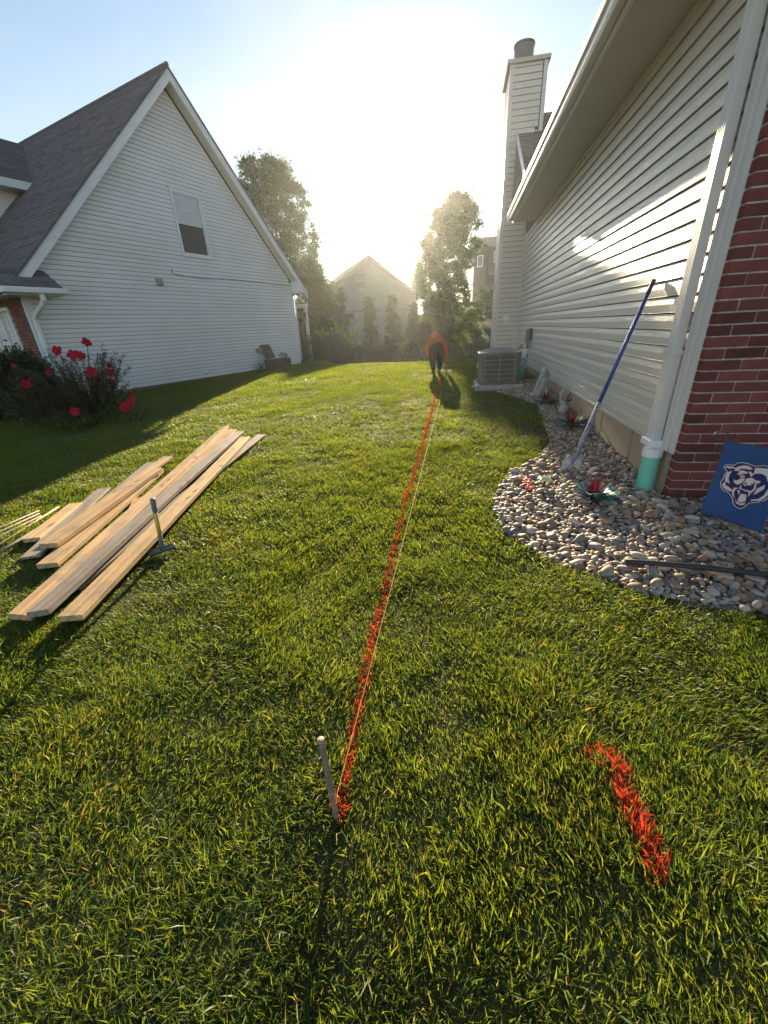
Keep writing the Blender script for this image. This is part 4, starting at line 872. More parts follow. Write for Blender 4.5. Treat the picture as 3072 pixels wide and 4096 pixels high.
# ------------------------------------------------------------------ green riser under the front downspout
T = empty('drain_pipe', (1.64, 3.62, .0), label='mint green drain pipe with white collar below the front downspout', cat='pipe')
def cyl(name, cx_, cy_, z0, z1, r0, r1, m, parent, n=24, inner=None):
    b = B(); b.tube([(cx_, cy_, z0), (cx_, cy_, z1)], [r0, r1], n); o = b.build(name, m, parent, True)
    o.modifiers.new('e', 'EDGE_SPLIT').split_angle = R(40)
    if parent is not None: off_children(o)
    return o
cyl('pipe', 1.672, 3.66, -.05, .36, .070, .070, M['green'], T); cyl('collar', 1.672, 3.66, .345, .415, .078, .076, M['white'], T)
b = B(); b.box((1.635, 3.66, .413), (1.745, 3.85, .475)); o = wb(b, 'adapter', M['white'], T); bevel(o, .006)

# ------------------------------------------------------------------ scraper with blue handle leaning on the siding
T = empty('long_scraper', (1.13, 4.10, .04), label='long handled flat scraper with blue handle leaning on the beige siding', cat='scraper')
top = Vector((1.725, 4.50, 1.735)); foot = Vector((1.17, 4.10, .16)); d = top - foot
def pt(t): return foot + d * t
b = B(); b.tube([pt(.34), pt(.62), pt(.93)], [.0185, .0175, .0165], 12); wb(b, 'handle', M['handleblue'], T, True)
b = B(); b.tube([pt(.925), pt(1.0)], .0185, 12); wb(b, 'end_grip', M['grip'], T, True)
b = B(); b.tube([pt(-.02), pt(.10), pt(.345)], [.015, .021, .0195], 12); wb(b, 'socket', M['handleworn'], T, True)
f_ = Vector((1.125, 4.06, .035)); sd2 = Vector((.93, -.36, 0)).normalized(); upv = (pt(.02) - f_).normalized(); nrm = sd2.cross(upv).normalized()
b = B(); v = []
for a, h_, w_ in ((0, 0, .080), (1, .06, .082), (2, .13, .078), (3, .19, .060)):
    for k in range(7):
        u = (k - 3) / 3; v.append(f_ + sd2 * (u * w_) + upv * h_ + nrm * (.018 * u * u - .012 * (a == 0)))
b.add(v, [(i * 7 + j, i * 7 + j + 1, (i + 1) * 7 + j + 1, (i + 1) * 7 + j) for i in range(3) for j in range(6)]); o = wb(b, 'blade', M['blade'], T, True); o.modifiers.new('s', 'SOLIDIFY').thickness = .005
b = B(); 
for s_ in (-1, 1): b.tube([f_ + sd2 * (s_ * .03) + upv * .03 - nrm * .0, pt(.0), pt(.07)], .008, 8)
wb(b, 'brace', M['handleworn'], T, True)

# ------------------------------------------------------------------ garden flag
T = empty('garden_flag', (1.80, 2.93, 0), label='navy garden flag with snarling bear head print on an iron stand', cat='flag')
TL, TR, BL2, BR2 = Vector((1.766, 2.934, .664)), Vector((2.035, 2.73, .645)), Vector((1.748, 2.934, .141)), Vector((2.02, 2.73, .10))
fn = (TR - TL).cross(BL2 - TL).normalized(); fn = fn if fn.y < 0 else -fn
def FP(u, v, o=0.):
    p = TL * (1 - u) * (1 - v) + TR * u * (1 - v) + BL2 * (1 - u) * v + BR2 * u * v
    wv = .010 * math.sin(u * 7 + v * 2.2) * v + .006 * math.sin(v * 9 + u * 3)
    return p + fn * (wv + o)
NU, NV = 24, 36; b = B(); b.add([FP(i / NU, j / NV) for j in range(NV + 1) for i in range(NU + 1)], [(j * (NU + 1) + i, j * (NU + 1) + i + 1, (j + 1) * (NU + 1) + i + 1, (j + 1) * (NU + 1) + i) for j in range(NV) for i in range(NU)]); o = wb(b, 'cloth', M['flag'], T, True); o.modifiers.new('s', 'SOLIDIFY').thickness = .0015
b = B(); b.tube([FP(-.02, -.005, -.004), FP(1.06, -.005, -.004)], .004, 6); wb(b, 'hem_rod', M['iron'], T)
OUT = [(0.112, 0.305), (0.128, 0.28), (0.177, 0.267), (0.242, 0.27), (0.288, 0.23), (0.362, 0.209), (0.445, 0.213), (0.553, 0.227), (0.624, 0.209), (0.688, 0.198), (0.741, 0.207), (0.815, 0.241), (0.871, 0.3), (0.909, 0.381), (0.913, 0.451), (0.908, 0.523), (0.894, 0.563), (0.856, 0.603), (0.816, 0.602), (0.8, 0.633), (0.675, 0.674), (0.643, 0.719), (0.611, 0.764), (0.565, 0.782), (0.496, 0.771), (0.446, 0.743), (0.414, 0.683), (0.351, 0.639), (0.297, 0.617), (0.229, 0.611), (0.181, 0.578), (0.15, 0.532), (0.147, 0.499), (0.165, 0.477), (0.157, 0.422), (0.186, 0.361), (0.142, 0.337)]
PR = [[(0.131, 0.311), (0.165, 0.29), (0.271, 0.287), (0.276, 0.3), (0.198, 0.315)], [(0.28, 0.331), (0.294, 0.292), (0.326, 0.269), (0.388, 0.245), (0.458, 0.242), (0.528, 0.261), (0.507, 0.282), (0.426, 0.283), (0.366, 0.289), (0.331, 0.327)], [(0.207, 0.497), (0.181, 0.427), (0.191, 0.374), (0.252, 0.341), (0.234, 0.399), (0.242, 0.453), (0.287, 0.505), (0.237, 0.491)], [(0.488, 0.444), (0.507, 0.394), (0.562, 0.38), (0.61, 0.384), (0.621, 0.432), (0.59, 0.465), (0.541, 0.47), (0.519, 0.491), (0.481, 0.471)], [(0.319, 0.443), (0.364, 0.45), (0.43, 0.409), (0.48, 0.404), (0.453, 0.459), (0.406, 0.496), (0.352, 0.483)], [(0.338, 0.366), (0.368, 0.34), (0.343, 0.32), (0.406, 0.309), (0.478, 0.319), (0.481, 0.338), (0.432, 0.343), (0.38, 0.368)], [(0.574, 0.328), (0.573, 0.293), (0.564, 0.25), (0.647, 0.236), (0.732, 0.23), (0.804, 0.26), (0.865, 0.328), (0.87, 0.379), (0.804, 0.374), (0.751, 0.314), (0.686, 0.301), (0.621, 0.309)], [(0.488, 0.308), (0.53, 0.309), (0.571, 0.333), (0.551, 0.368), (0.527, 0.337)], [(0.182, 0.53), (0.212, 0.496), (0.231, 0.54), (0.279, 0.549), (0.349, 0.573), (0.345, 0.602), (0.264, 0.592), (0.205, 0.569)], [(0.361, 0.589), (0.374, 0.544), (0.43, 0.538), (0.397, 0.573), (0.4, 0.615), (0.437, 0.668), (0.389, 0.64)], [(0.449, 0.534), (0.462, 0.481), (0.474, 0.529), (0.539, 0.535), (0.63, 0.53), (0.654, 0.493), (0.639, 0.415), (0.599, 0.395), (0.709, 0.392), (0.7, 0.417), (0.663, 0.424), (0.677, 0.498), (0.647, 0.545), (0.545, 0.547)], [(0.436, 0.565), (0.47, 0.556), (0.48, 0.62)], [(0.605, 0.554), (0.643, 0.546), (0.624, 0.608)], [(0.504, 0.598), (0.587, 0.59), (0.608, 0.66), (0.561, 0.701), (0.492, 0.695)], [(0.444, 0.667), (0.48, 0.705), (0.547, 0.716), (0.593, 0.701), (0.61, 0.674), (0.61, 0.715), (0.556, 0.738), (0.489, 0.727)], [(0.687, 0.565), (0.705, 0.483), (0.79, 0.417), (0.793, 0.466), (0.758, 0.5), (0.71, 0.548)], [(0.672, 0.633), (0.773, 0.597), (0.827, 0.54), (0.848, 0.464), (0.87, 0.433), (0.892, 0.5), (0.851, 0.572), (0.791, 0.614), (0.692, 0.644)], [(0.387, 0.382), (0.411, 0.365), (0.454, 0.368), (0.458, 0.39), (0.417, 0.402)]]
DK = [[(0.489, 0.457), (0.514, 0.445), (0.532, 0.455), (0.512, 0.475)], [(0.583, 0.448), (0.601, 0.433), (0.614, 0.449)], [(0.401, 0.379), (0.418, 0.37), (0.441, 0.375), (0.432, 0.39)]]
from mathutils.geometry import tessellate_polygon
def printpoly(b, P, o):
    tr = tessellate_polygon([[Vector((u, v, 0)) for u, v in P]]); b.add([FP(u, v, o) for u, v in P], [tuple(t) for t in tr])
def grow(P, k):
    cu = sum(p[0] for p in P) / len(P); cv = sum(p[1] for p in P) / len(P); return [(u + (u - cu) / max(math.hypot(u - cu, (v - cv) * 1.55), .01) * k, v + (v - cv) / max(math.hypot(u - cu, (v - cv) * 1.55), .01) * k) for u, v in P]
# fill the outline in bands so the print follows the cloth
def fillprint(P, o, step=.03):
    b = B(); vmin = min(v for u, v in P); vmax = max(v for u, v in P); k = int((vmax - vmin) / step) + 1
    for i in range(k):
        a = vmin + (vmax - vmin) * i / k; e = vmin + (vmax - vmin) * (i + 1) / k
        def cr(v):
            xs_ = []
            for (u0, v0), (u1, v1) in zip(P, P[1:] + P[:1]):
                if (v0 > v) != (v1 > v): xs_.append(u0 + (v - v0) / (v1 - v0) * (u1 - u0))
            return (min(xs_), max(xs_)) if xs_ else None
        ca, ce = cr(a + 1e-4), cr(e - 1e-4)
        if ca and ce:
            m_ = 12; q = [FP(ca[0] + (ca[1] - ca[0]) * t / m_, a, o) for t in range(m_ + 1)] + [FP(ce[0] + (ce[1] - ce[0]) * t / m_, e, o) for t in range(m_ + 1)]
            b.add(q, [(t, t + 1, m_ + 2 + t, m_ + 1 + t) for t in range(m_)])
    return b
wb(fillprint(OUT, .0022), 'emblem_ground', M['navy'], T)
b = B()
for P in PR: printpoly(b, grow(P, .009), .0040)
wb(b, 'emblem_edge', M['printo'], T)
b = B()
for P in PR: printpoly(b, P, .0054)
wb(b, 'emblem_face', M['printw'], T)
b = B()
for P in DK: printpoly(b, P, .0066)
wb(b, 'emblem_eyes', M['navy'], T)
b = B()
for (u0, v0), (u1, v1) in zip(OUT, OUT[1:] + OUT[:1]): b.beam(FP(u0, v0, .0048), FP(u1, v1, .0048), .0042, .0008, fn)
wb(b, 'emblem_outline', M['printw'], T)
b = B(); b.tube([FP(.035, 1.0, -.006) + Vector((.03, .03, -.16)), FP(.035, .9, -.008), FP(-.005, .0, -.008), FP(-.01, -.05, -.006)] + [Vector((1.727 + .043 * math.cos(a), 2.936, .708 + .026 * math.sin(a))) for a in np.linspace(-.2, 4.9, 14)], .0045, 7); wb(b, 'stand', M['iron'], T, True)

# black pipe lying on the stones
b = B(); P_ = []
for i in range(22):
    t = i / 21; x = 1.06 + 1.35 * t; P_.append((x, 2.335 - .13 * t + .008 * math.sin(t * 5), .066 + .004 * math.sin(t * 9)))
b.tube(P_, [.0165 + .003 * (i == 0 or i == 6) for i in range(22)], 10); b.build('black_hose', M['black'], smooth=True, label='length of black pipe lying on the river stones near the lawn edge', cat='pipe')

# ------------------------------------------------------------------ artificial plants
def plant(x, y, s, label, seed, green=(.03, .24, .25), nl=26):
    z0 = g(x, y) + .01; T = empty('painted_plant', (x, y, z0), label=label, cat='plant', group='red and teal metal plants in the stone bed'); r = random.Random(seed)
    for k in range(54):      # red spiky leaves
        a = r.uniform(0, 6.283); el = r.uniform(.18, 1.2); Ln = s * r.uniform(.65, 1.05); P = []; w = .011 * s / .25
        for i in range(5):
            t = i / 4; rr = Ln * t * math.cos(el) ; zz = Ln * (t * math.sin(el) - .25 * t * t * math.cos(el)); P.append(Vector((rr * math.cos(a), rr * math.sin(a), max(zz, .0) + .01)))
        sdv = Vector((-math.sin(a), math.cos(a), 0)); v = []; f = []
        for i, p in enumerate(P): ww = w * (1 - (i / 4) ** 1.5) + .0006; v += [p - sdv * ww, p + sdv * ww + Vector((0, 0, ww * .6))]
        f = [(2 * i, 2 * i + 1, 2 * i + 3, 2 * i + 2) for i in range(4)]; b = B(); b.add(v, f)
        if k == 0: RM = [b.mesh('spike_leaf', MR, True)]; me = RM[0]
        else: me = b.mesh('spike_leaf', MR, True)
        o = bpy.data.objects.new('spike_leaf', me); COL.objects.link(o); o.parent = T
    for k in range(nl):      # broad teal leaves with pale rims
        a = r.uniform(0, 6.283); el = r.uniform(.35, 1.15); Ln = s * r.uniform(.6, .95); W_2 = Ln * .20; v = []; vr = []; sdv = Vector((-math.sin(a), math.cos(a), 0)); dv = Vector((math.cos(a), math.sin(a), 0))
        for i in range(7):
            t = i / 6; ww = W_2 * math.sin(math.pi * min(t * .92 + .08, 1)) ** .8 + .0008; p = dv * (Ln * t * math.cos(el * .8) + .01) + Vector((0, 0, Ln * (t * math.sin(el) - .55 * t * t * math.sin(el) * .9) + .03 * s))
            for u in (-1, -.5, 0, .5, 1): v.append(p + sdv * (ww * u) + Vector((0, 0, ww * .45 * abs(u) - .1 * ww)))
        f = [(i * 5 + j, i * 5 + j + 1, (i + 1) * 5 + j + 1, (i + 1) * 5 + j) for i in range(6) for j in range(1, 3)]
        b = B(); b.add(v, f); m_ = ML if r.random() < .75 else MG; o = bpy.data.objects.new('broad_leaf', b.mesh('broad_leaf', m_, True)); COL.objects.link(o); o.parent = T
        fr = [(i * 5 + j, i * 5 + j + 1, (i + 1) * 5 + j + 1, (i + 1) * 5 + j) for i in range(6) for j in (0, 3)]
        b = B(); b.add([(p[0], p[1], p[2] + .0004) for p in v], fr); o2 = bpy.data.objects.new('leaf_rim', b.mesh('leaf_rim', MRI, True)); COL.objects.link(o2); o2.parent = o
    return T
MR = mat('crimson_leaf', (.25, .014, .018), .55, c2=(.14, .010, .012), nscale=20, trans=.1); ML = mat('teal_leaf', (.03, .22, .26), .5, c2=(.05, .30, .28), nscale=30, trans=.1); MG = mat('lime_leaf', (.16, .34, .04), .5, trans=.2); MRI = mat('pale_leaf_rim', (.22, .46, .46), .5, trans=.1)
plant(1.17, 3.40, .27, 'nearest red and teal painted plant, beside the mint green drain pipe', 1)
plant(1.50, 5.60, .32, 'red and teal painted plant behind the scraper handle', 2)
plant(1.44, 7.05, .27, 'small red and green painted plant in front of the grey statue', 5, nl=16)

# solar stake light
T = empty('solar_light', (.81, 3.63, 0), label='small lime green topped solar stake light standing in the stones', cat='garden light')
b = B(); b.tube([(.81, 3.64, .0), (.822, 3.66, .115)], .0125, 10); wb(b, 'stake', M['black'], T, True)
b = B(); b.box((.772, 3.61, .112), (.872, 3.71, .135)); o = wb(b, 'cap', M['solar'], T); bevel(o, .008, 2)
b = B(); b.box((.785, 3.622, .1355), (.859, 3.698, .139)); wb(b, 'solar_panel', mat('solar_panel', (.30, .38, .32), .2, c2=(.12, .16, .14), nscale=60), T)

# ------------------------------------------------------------------ grey figure statue (crouching draped figure)
def remesh_blobs(name, blobs, m, parent, vox=.012, bump=0., disp=None):
    b = B()
    BV, BF2 = ico(2)
    for (x, y, z, rx, ry, rz) in blobs: b.add([(x + p[0] * rx, y + p[1] * ry, z + p[2] * rz) for p in BV], [tuple(f) for f in BF2])
    o = b.build(name, m, parent, True); rm = o.modifiers.new('r', 'REMESH'); rm.mode = 'VOXEL'; rm.voxel_size = vox; rm.use_smooth_shade = True; s2 = o.modifiers.new('s', 'SMOOTH'); s2.factor = .6; s2.iterations = 3
    return o
T = empty('angel_statue', (1.46, 7.75, g(1.46, 7.75)), label='weathered grey stone figure with bowed head beside the foundation', cat='statue')
bl = [(0, 0, .07, .11, .09, .07), (-.06, -.02, .05, .12, .09, .05), (.03, .0, .17, .085, .08, .12), (.05, .01, .27, .075, .07, .11), (.055, .02, .36, .085, .065, .06), (.04, -.03, .38, .06, .05, .05), (-.02, -.05, .33, .04, .035, .055), (-.06, -.06, .24, .032, .03, .06),
      (-.08, -.05, .14, .04, .04, .06), (.02, -.05, .425, .045, .048, .050), (.035, -.02, .45, .05, .05, .045), (.10, .03, .33, .05, .035, .12), (.115, .04, .22, .04, .03, .12), (.02, -.075, .22, .035, .03, .09), (-.01, -.07, .12, .05, .04, .06), (-.10, -.06, .05, .06, .05, .04), (.10, -.02, .09, .05, .06, .07)]
o = remesh_blobs('figure', bl, M['stonegrey'], T, .009)
# heron-neck stone planter with hanging lantern
T = empty('stone_hook_ornament', (1.60, 6.50, g(1.6, 6.5)), label='grey curved neck stone ornament holding a small lantern', cat='ornament')
o = remesh_blobs('base', [(0, 0, .03, .07, .07, .04), (-.01, 0, .09, .055, .055, .06), (-.02, 0, .14, .04, .04, .05), (.03, -.03, .07, .03, .03, .05), (-.05, -.02, .05, .03, .03, .04)], M['stonegrey'], T, .008)
b = B(); b.tube([(-.02, 0, .12), (-.055, 0, .18), (-.068, 0, .25), (-.055, 0, .31), (-.02, 0, .355), (.02, 0, .365), (.045, 0, .352), (.055, 0, .338), (.068, 0, .345)], [.034, .026, .021, .018, .015, .013, .011, .009, .006], 12); b.build('neck', M['stonegrey'], T, True)
LT = empty('hanging_lantern', (1.655, 6.50, g(1.6, 6.5) + .17), label='tiny dark metal lantern hanging from the stone hook', cat='lantern')
b = B(); b.tube([(0, 0, .165), (0, 0, .13)], .003, 6); b.tube([(0, 0, .14), (0, 0, .125), (0, 0, .112), (0, 0, .108)], [.006, .012, .026, .030], 12); b.build('lid', M['bronze'], LT, True)
b = B(); b.tube([(0, 0, -.002), (0, 0, .008), (0, 0, .03), (0, 0, .034)], [.018, .034, .040, .036], 14); b.build('bowl', M['bronze'], LT, True)
for k in range(7): a = k / 7 * 6.283; b = B(); b.tube([(.036 * math.cos(a), .036 * math.sin(a), .03), (.024 * math.cos(a), .024 * math.sin(a), .11)], .0022, 5); b.build('cage_wire', M['bronze'], LT)

# ------------------------------------------------------------------ lumber
def board(p0, p1, zt0, zt1, w, th, m, label, seed=0, notch=None, twist=0):
    """p0 near end, p1 far end ; zt = height of the top face above the grass roots"""
    a = Vector((p0[0], p0[1], 0)); e = Vector((p1[0], p1[1], 0)); d = e - a; Ln = d.length; ang = math.atan2(d.y, d.x)
    z0 = g(*p0) + zt0; z1 = g(*p1) + zt1; r = random.Random(seed); N = 14; v = []; f = []
    bow = r.uniform(-.012, .012); cup = r.uniform(-.004, .004)
    for i in range(N + 1):
        t = i / N; s_ = bow * 4 * t * (1 - t); zz = (z1 - z0) * t + cup * 4 * t * (1 - t); tw = twist * (t - .5)
        for (y, z) in ((-w / 2, -th), (w / 2, -th), (w / 2, 0), (-w / 2, 0)): v.append((Ln * t, y * math.cos(tw) - z * math.sin(tw) + s_, z * math.cos(tw) + y * math.sin(tw) + zz))
    f = [(3, 2, 1, 0), (N * 4, N * 4 + 1, N * 4 + 2, N * 4 + 3)] + [(i * 4 + k, i * 4 + (k + 1) % 4, i * 4 + 4 + (k + 1) % 4, i * 4 + 4 + k) for i in range(N) for k in range(4)]
    b = B(); b.add(v, f); o = b.build('lumber_board', m, label=label, cat='board', group='boards laid out on the grass'); o.location = (p0[0], p0[1], z0); o.rotation_euler = (0, 0, ang); bevel(o, .003); return o
w1, w2, w3 = M['wood1'], M['wood2'], M['wood3']
board((-2.10, 1.44), (-2.94, 5.14), .088, .085, .135, .038, w1, 'long pale pine board on top at the right side of the stack', 1)
board((-2.33, 1.45), (-3.17, 5.42), .090, .088, .125, .040, w3, 'long grey weathered board between two tan ones in the stack', 2, twist=.25)
board((-2.43, 1.43), (-3.58, 5.72), .072, .085, .12, .040, w2, 'long twisted tan board at the left side of the long stack', 3, twist=-.5)
board((-2.70, 2.3), (-3.34, 5.55), .050, .080, .11, .036, w2, 'tan board partly covered by the long grey weathered board', 4)
board((-2.87, 2.9), (-3.45, 5.60), .048, .070, .09, .036, w1, 'narrow pale board showing between the long tan boards at their far end', 5)
board((-2.42, 1.74), (-2.83, 5.42), .042, .042, .13, .022, w3, 'thin grey board lowest on the grass at the right of the stack', 6)
board((-2.81, 1.94), (-3.42, 3.90), .064, .070, .140, .038, w1, 'shorter tan board with knots at its near end, left of the long boards', 7)
board((-2.985, 2.13), (-3.37, 3.83), .112, .118, .135, .040, w1, 'thick pale board lying highest across the left group', 8)
board((-3.10, 2.06), (-3.70, 3.40), .040, .045, .135, .020, w3, 'wide grey board poking out on the left under the thick pale board', 9)
board((-3.12, 2.25), (-3.60, 4.35), .070, .075, .12, .034, w2, 'tan board under the highest pale board reaching furthest back in the left group', 10)
board((-3.33, 2.9), (-3.74, 4.22), .038, .045, .14, .030, w3, 'grey blotched board half hidden behind the left group of boards', 11)
board((-3.35, 2.29), (-3.63, 2.99), .062, .058, .125, .036, w1, 'short pale offcut board lying alone at the left', 12)
board((-2.62, 2.35), (-3.10, 3.2), .035, .04, .10, .034, w2, 'dark shaded board end under the gap between the two groups', 13)
for i, (p, q, rr, m_, lb) in enumerate([((-3.36, 1.75, .03), (-3.58, 2.80, .035), .014, 'wood3', 'thin grey pole under the short offcut board'), ((-3.46, 1.8, .028), (-3.80, 2.95, .03), .010, 'wood2', 'thin tan stick at the left edge left of the offcut board'),
        ((-3.72, 1.9, .025), (-3.78, 2.75, .03), .009, 'rust', 'rusty rod at the far left edge, nearest of the rods'), ((-3.82, 1.95, .025), (-3.86, 2.80, .03), .009, 'rust', 'rusty rod at the far left edge, middle of the rods'), ((-3.93, 2.0, .022), (-3.93, 2.86, .03), .009, 'rust', 'rusty rod at the far left edge, outermost of the rods')]):
    b = B(); b.tube([(p[0], p[1], g(p[0], p[1]) + p[2]), (q[0], q[1], g(q[0], q[1]) + q[2])], rr, 8); b.build('garden_pole', M[m_], smooth=True, label=lb, cat='pole')
# sledge hammer standing on its head
T = empty('sledge_hammer', (-2.13, 2.25, g(-2.13, 2.25)), label='short sledge hammer with yellow and slate handle standing on its head', cat='hammer')
z0 = g(-2.13, 2.25); hx = Vector((-2.13, 2.25, z0 + .045)); tp = Vector((-2.065, 2.235, .462)); d = tp - hx
b = B(); hd = Vector((.075, .045, .012)); b.tube([hx - hd * 1.02, hx - hd, hx - hd * .55, hx + hd * .55, hx + hd, hx + hd * 1.04], [.020, .026, .023, .023, .027, .020], 8); wb(b, 'head', M['iron'], T)
b = B(); b.tube([hx - d * .02, hx + d * .10, hx + d * .18, hx + d * .31], [.024, .020, .016, .015], 12); wb(b, 'collar', M['slate'], T, True)
b = B(); b.tube([hx + d * .31, hx + d * .75], [.0145, .0155], 12); wb(b, 'handle', M['yellow'], T, True)
b = B(); b.tube([hx + d * .75, hx + d * .8, hx + d * .97, hx + d], [.0165, .0175, .0175, .015], 12); wb(b, 'grip', M['slate'], T, True)

# metal stake and string line
T = empty('metal_stake', (-.351, .709, 0), label='rusty round metal stake driven into the grass at the start of the string', cat='stake')
sa = Vector((-.349, .712, -.05)); sb = Vector((-.3568, .7087, .398)); b = B(); N = 18; b.tube([sa.lerp(sb, i / N) for i in range(N + 1)], [.0093 + .0006 * math.sin(i * 2.1) for i in range(N + 1)], 14); wb(b, 'rod', M['rust'], T, True)
b = B(); b.tube([sb + Vector((0, 0, -.004)), sb + Vector((0, 0, .004)), sb + Vector((0, 0, .006))], [.0108, .0112, .009], 14); wb(b, 'mushroomed_top', M['rusttop'], T, True)
T = empty('string_line', (-.345, .72, .11), label='thin orange string tied to the stake and stretched up the lawn', cat='string')
b = B(); S0 = Vector((-.338, .718, .135)); S1 = Vector((-.292, 15.417, .36)); b.tube([S0.lerp(S1, t) + Vector((-.085 * math.sin(math.pi * t) * 0, 0, -.05 * 4 * t * (1 - t))) for t in np.linspace(0, 1, 40)], .0013, 6); wb(b, 'string', M['string'], T)
b = B(); b.tube([(-.351 + .0105 * math.cos(a), .711 + .0105 * math.sin(a), .105 + .012 * math.sin(a * .5)) for a in np.linspace(0, 12.4, 40)], .0012, 5); b.tube([(-.340, .712, .10), (-.330, .708, .12), (-.336, .706, .145), (-.328, .712, .13), (-.333, .708, .11), (-.338, .716, .135)], .0013, 5); b.tube([(-.338, .716, .135), (-.326, .70, .155), (-.322, .70, .12), (-.332, .705, .10)], .0012, 5); wb(b, 'knot', M['stringo'], T)
T2 = empty('string_peg', (-.292, 15.42, .2), label='thin peg at the far end of the orange string beyond the person', cat='stake'); b = B(); b.tube([(-.292, 15.42, .05), (-.292, 15.42, .40)], .008, 8); wb(b, 'rod', M['rust'], T2)

# ------------------------------------------------------------------ red flowering hibiscus shrub and dark shrub by the brick front
def flower(T, p, face, s, r):
    """a five petalled bloom, one object with a stamen child"""
    f = Vector(face).normalized(); a0 = f.cross(Vector((0, 0, 1))).normalized(); b0 = f.cross(a0); v = []; fc = []; C = []
    for k in range(5):
        t0 = k / 5 * 6.283 + r.uniform(-.15, .15); sc = s * r.uniform(.85, 1.1); droop = r.uniform(-.15, .35)
        ax = a0 * math.cos(t0) + b0 * math.sin(t0); bx = -a0 * math.sin(t0) + b0 * math.cos(t0); q = len(v)
        for i in range(5):
            t = i / 4; w = sc * .42 * math.sin(math.pi * (.10 + .74 * t)) * (1 + .1 * r.random())
            for u in (-1, 0, 1): v.append(ax * (sc * t) + bx * (w * u) + f * (sc * (.30 * (1 - t) * -1 + .12 * abs(u) - droop * t * t) + r.uniform(-.03, .03) * sc)); C.append(np.array([.46, .009, .038]) * (1 - .5 * (i == 0)) * r.uniform(.85, 1.1))
        fc += [(q + i * 3 + j, q + i * 3 + j + 1, q + i * 3 + j + 4, q + i * 3 + j + 3) for i in range(4) for j in (0, 1)]
    o = fastmesh('flower', np.array([tuple(x) for x in v]), np.array(fc), M['petal'], np.array(C), T, True); o.location = p
    b = B(); b.tube([f * (-.25 * s), f * (.10 * s), f * (.30 * s)], [.05 * s, .04 * s, .05 * s], 6); b.build('stamen', MG, o)
    return o
def leafy_stems(T, x0, y0, seed, nst, hrange, spread, nleaf, lsize, cols, stemmat, base=.25, arch=1.0):
    r = np.random.default_rng(seed); b = B(); LV, LC = [], []; tips = []
    for k in range(nst):
        a = r.uniform(0, 6.283); s0 = r.uniform(0, base); hh = r.uniform(*hrange); sp = spread * r.uniform(.2, 1)
        p0 = Vector((s0 * math.cos(a), s0 * math.sin(a), 0)); p2 = Vector(((s0 + sp) * math.cos(a), (s0 + sp) * math.sin(a), hh * (1 - .25 * sp * arch))); p1 = p0.lerp(p2, .5) + Vector((0, 0, hh * .10))
        P = [p0.lerp(p1, t).lerp(p1.lerp(p2, t), t) for t in np.linspace(0, 1, 7)]; b.tube(P, [.008 - .0009 * i for i in range(7)], 5); tips.append(P[-1])
        for i in range(nleaf):
            t = r.uniform(.10, 1.0); q = p0.lerp(p1, t).lerp(p1.lerp(p2, t), t); la = r.uniform(0, 6.283); dl = Vector((math.cos(la), math.sin(la), r.uniform(-.3, .5))).normalized(); sd_ = dl.cross(Vector((0, 0, 1))).normalized(); Ln = lsize * r.uniform(.6, 1.25); w = Ln * .13
            e = q + dl * Ln - Vector((0, 0, Ln * .25)); m_ = q + dl * Ln * .5 + Vector((0, 0, .04 * Ln)); c = np.array(cols[r.integers(len(cols))]) * r.uniform(.7, 1.3)
            LV += [tuple(q), tuple(m_ + sd_ * w), tuple(e), tuple(m_ - sd_ * w)]; LC += [c] * 4
    b.build('stems', stemmat, T, kind='stuff'); fastmesh('foliage', np.array(LV), np.arange(len(LV)).reshape(-1, 4), M['leaf'], np.array(LC), T, kind='stuff'); return tips
hx_, hy_ = -7.0, 6.78; hz_ = g(hx_, hy_)
T = empty('hibiscus_bush', (hx_, hy_, hz_), label='bushy hibiscus with large red flowers in front of the white gable wall', cat='bush')
STEM = mat('purple_stem', (.06, .03, .025), .7)
LCOL = [(.055, .10, .038), (.075, .125, .04), (.07, .06, .035), (.04, .075, .032)]
leafy_stems(T, 0, 0, 3, 84, (.5, 1.42), .80, 125, .10, LCOL, STEM, .40)
FL = [(-6.99, 6.50, 1.37, 0.090), (-6.58, 6.40, 1.30, 0.100), (-6.72, 6.70, 1.27, 0.080), (-6.72, 6.90, 1.48, 0.080), (-6.34, 6.40, 1.01, 0.090), (-6.32, 6.80, 0.96, 0.080), (-6.48, 6.90, 0.77, 0.065), (-7.55, 6.20, 0.87, 0.080), (-8.15, 6.60, 1.15, 0.050), (-6.54, 6.00, 0.40, 0.095), (-7.46, 6.60, 1.00, 0.055), (-7.50, 6.10, 0.61, 0.050), (-6.39, 6.90, 1.07, 0.055)]
rf = random.Random(4)
bs = B()
for (x, y, z, s_) in FL:
    flower(T, Vector((x - hx_, y - hy_, z - hz_)), (.65 + rf.uniform(-.35, .35), -.85 + rf.uniform(-.3, .3), rf.uniform(-.1, .45)), s_, rf)
    e = Vector((x - hx_, y - hy_ + .02, z - hz_)); bs.tube([Vector((rf.uniform(-.2, .2), rf.uniform(-.2, .2), 0)), e * .55 + Vector((0, 0, .08)), e], .006, 5)
bs.build('flower_stems', STEM, T, kind='stuff')
bx_, by_ = -5.83, 6.40; T = empty('hibiscus_spray', (bx_, by_, g(bx_, by_)), label='low drooping hibiscus stem with three red flowers right of the main bush', cat='plant')
for (x, y, z, s_) in [(-5.80, 6.30, 0.41, 0.090), (-5.84, 6.50, 0.44, 0.085), (-5.86, 6.60, 0.53, 0.060)]:
    flower(T, Vector((x - bx_, y - by_, z - g(bx_, by_))), (.5 + rf.uniform(-.3, .3), -.85, .2), s_, rf)
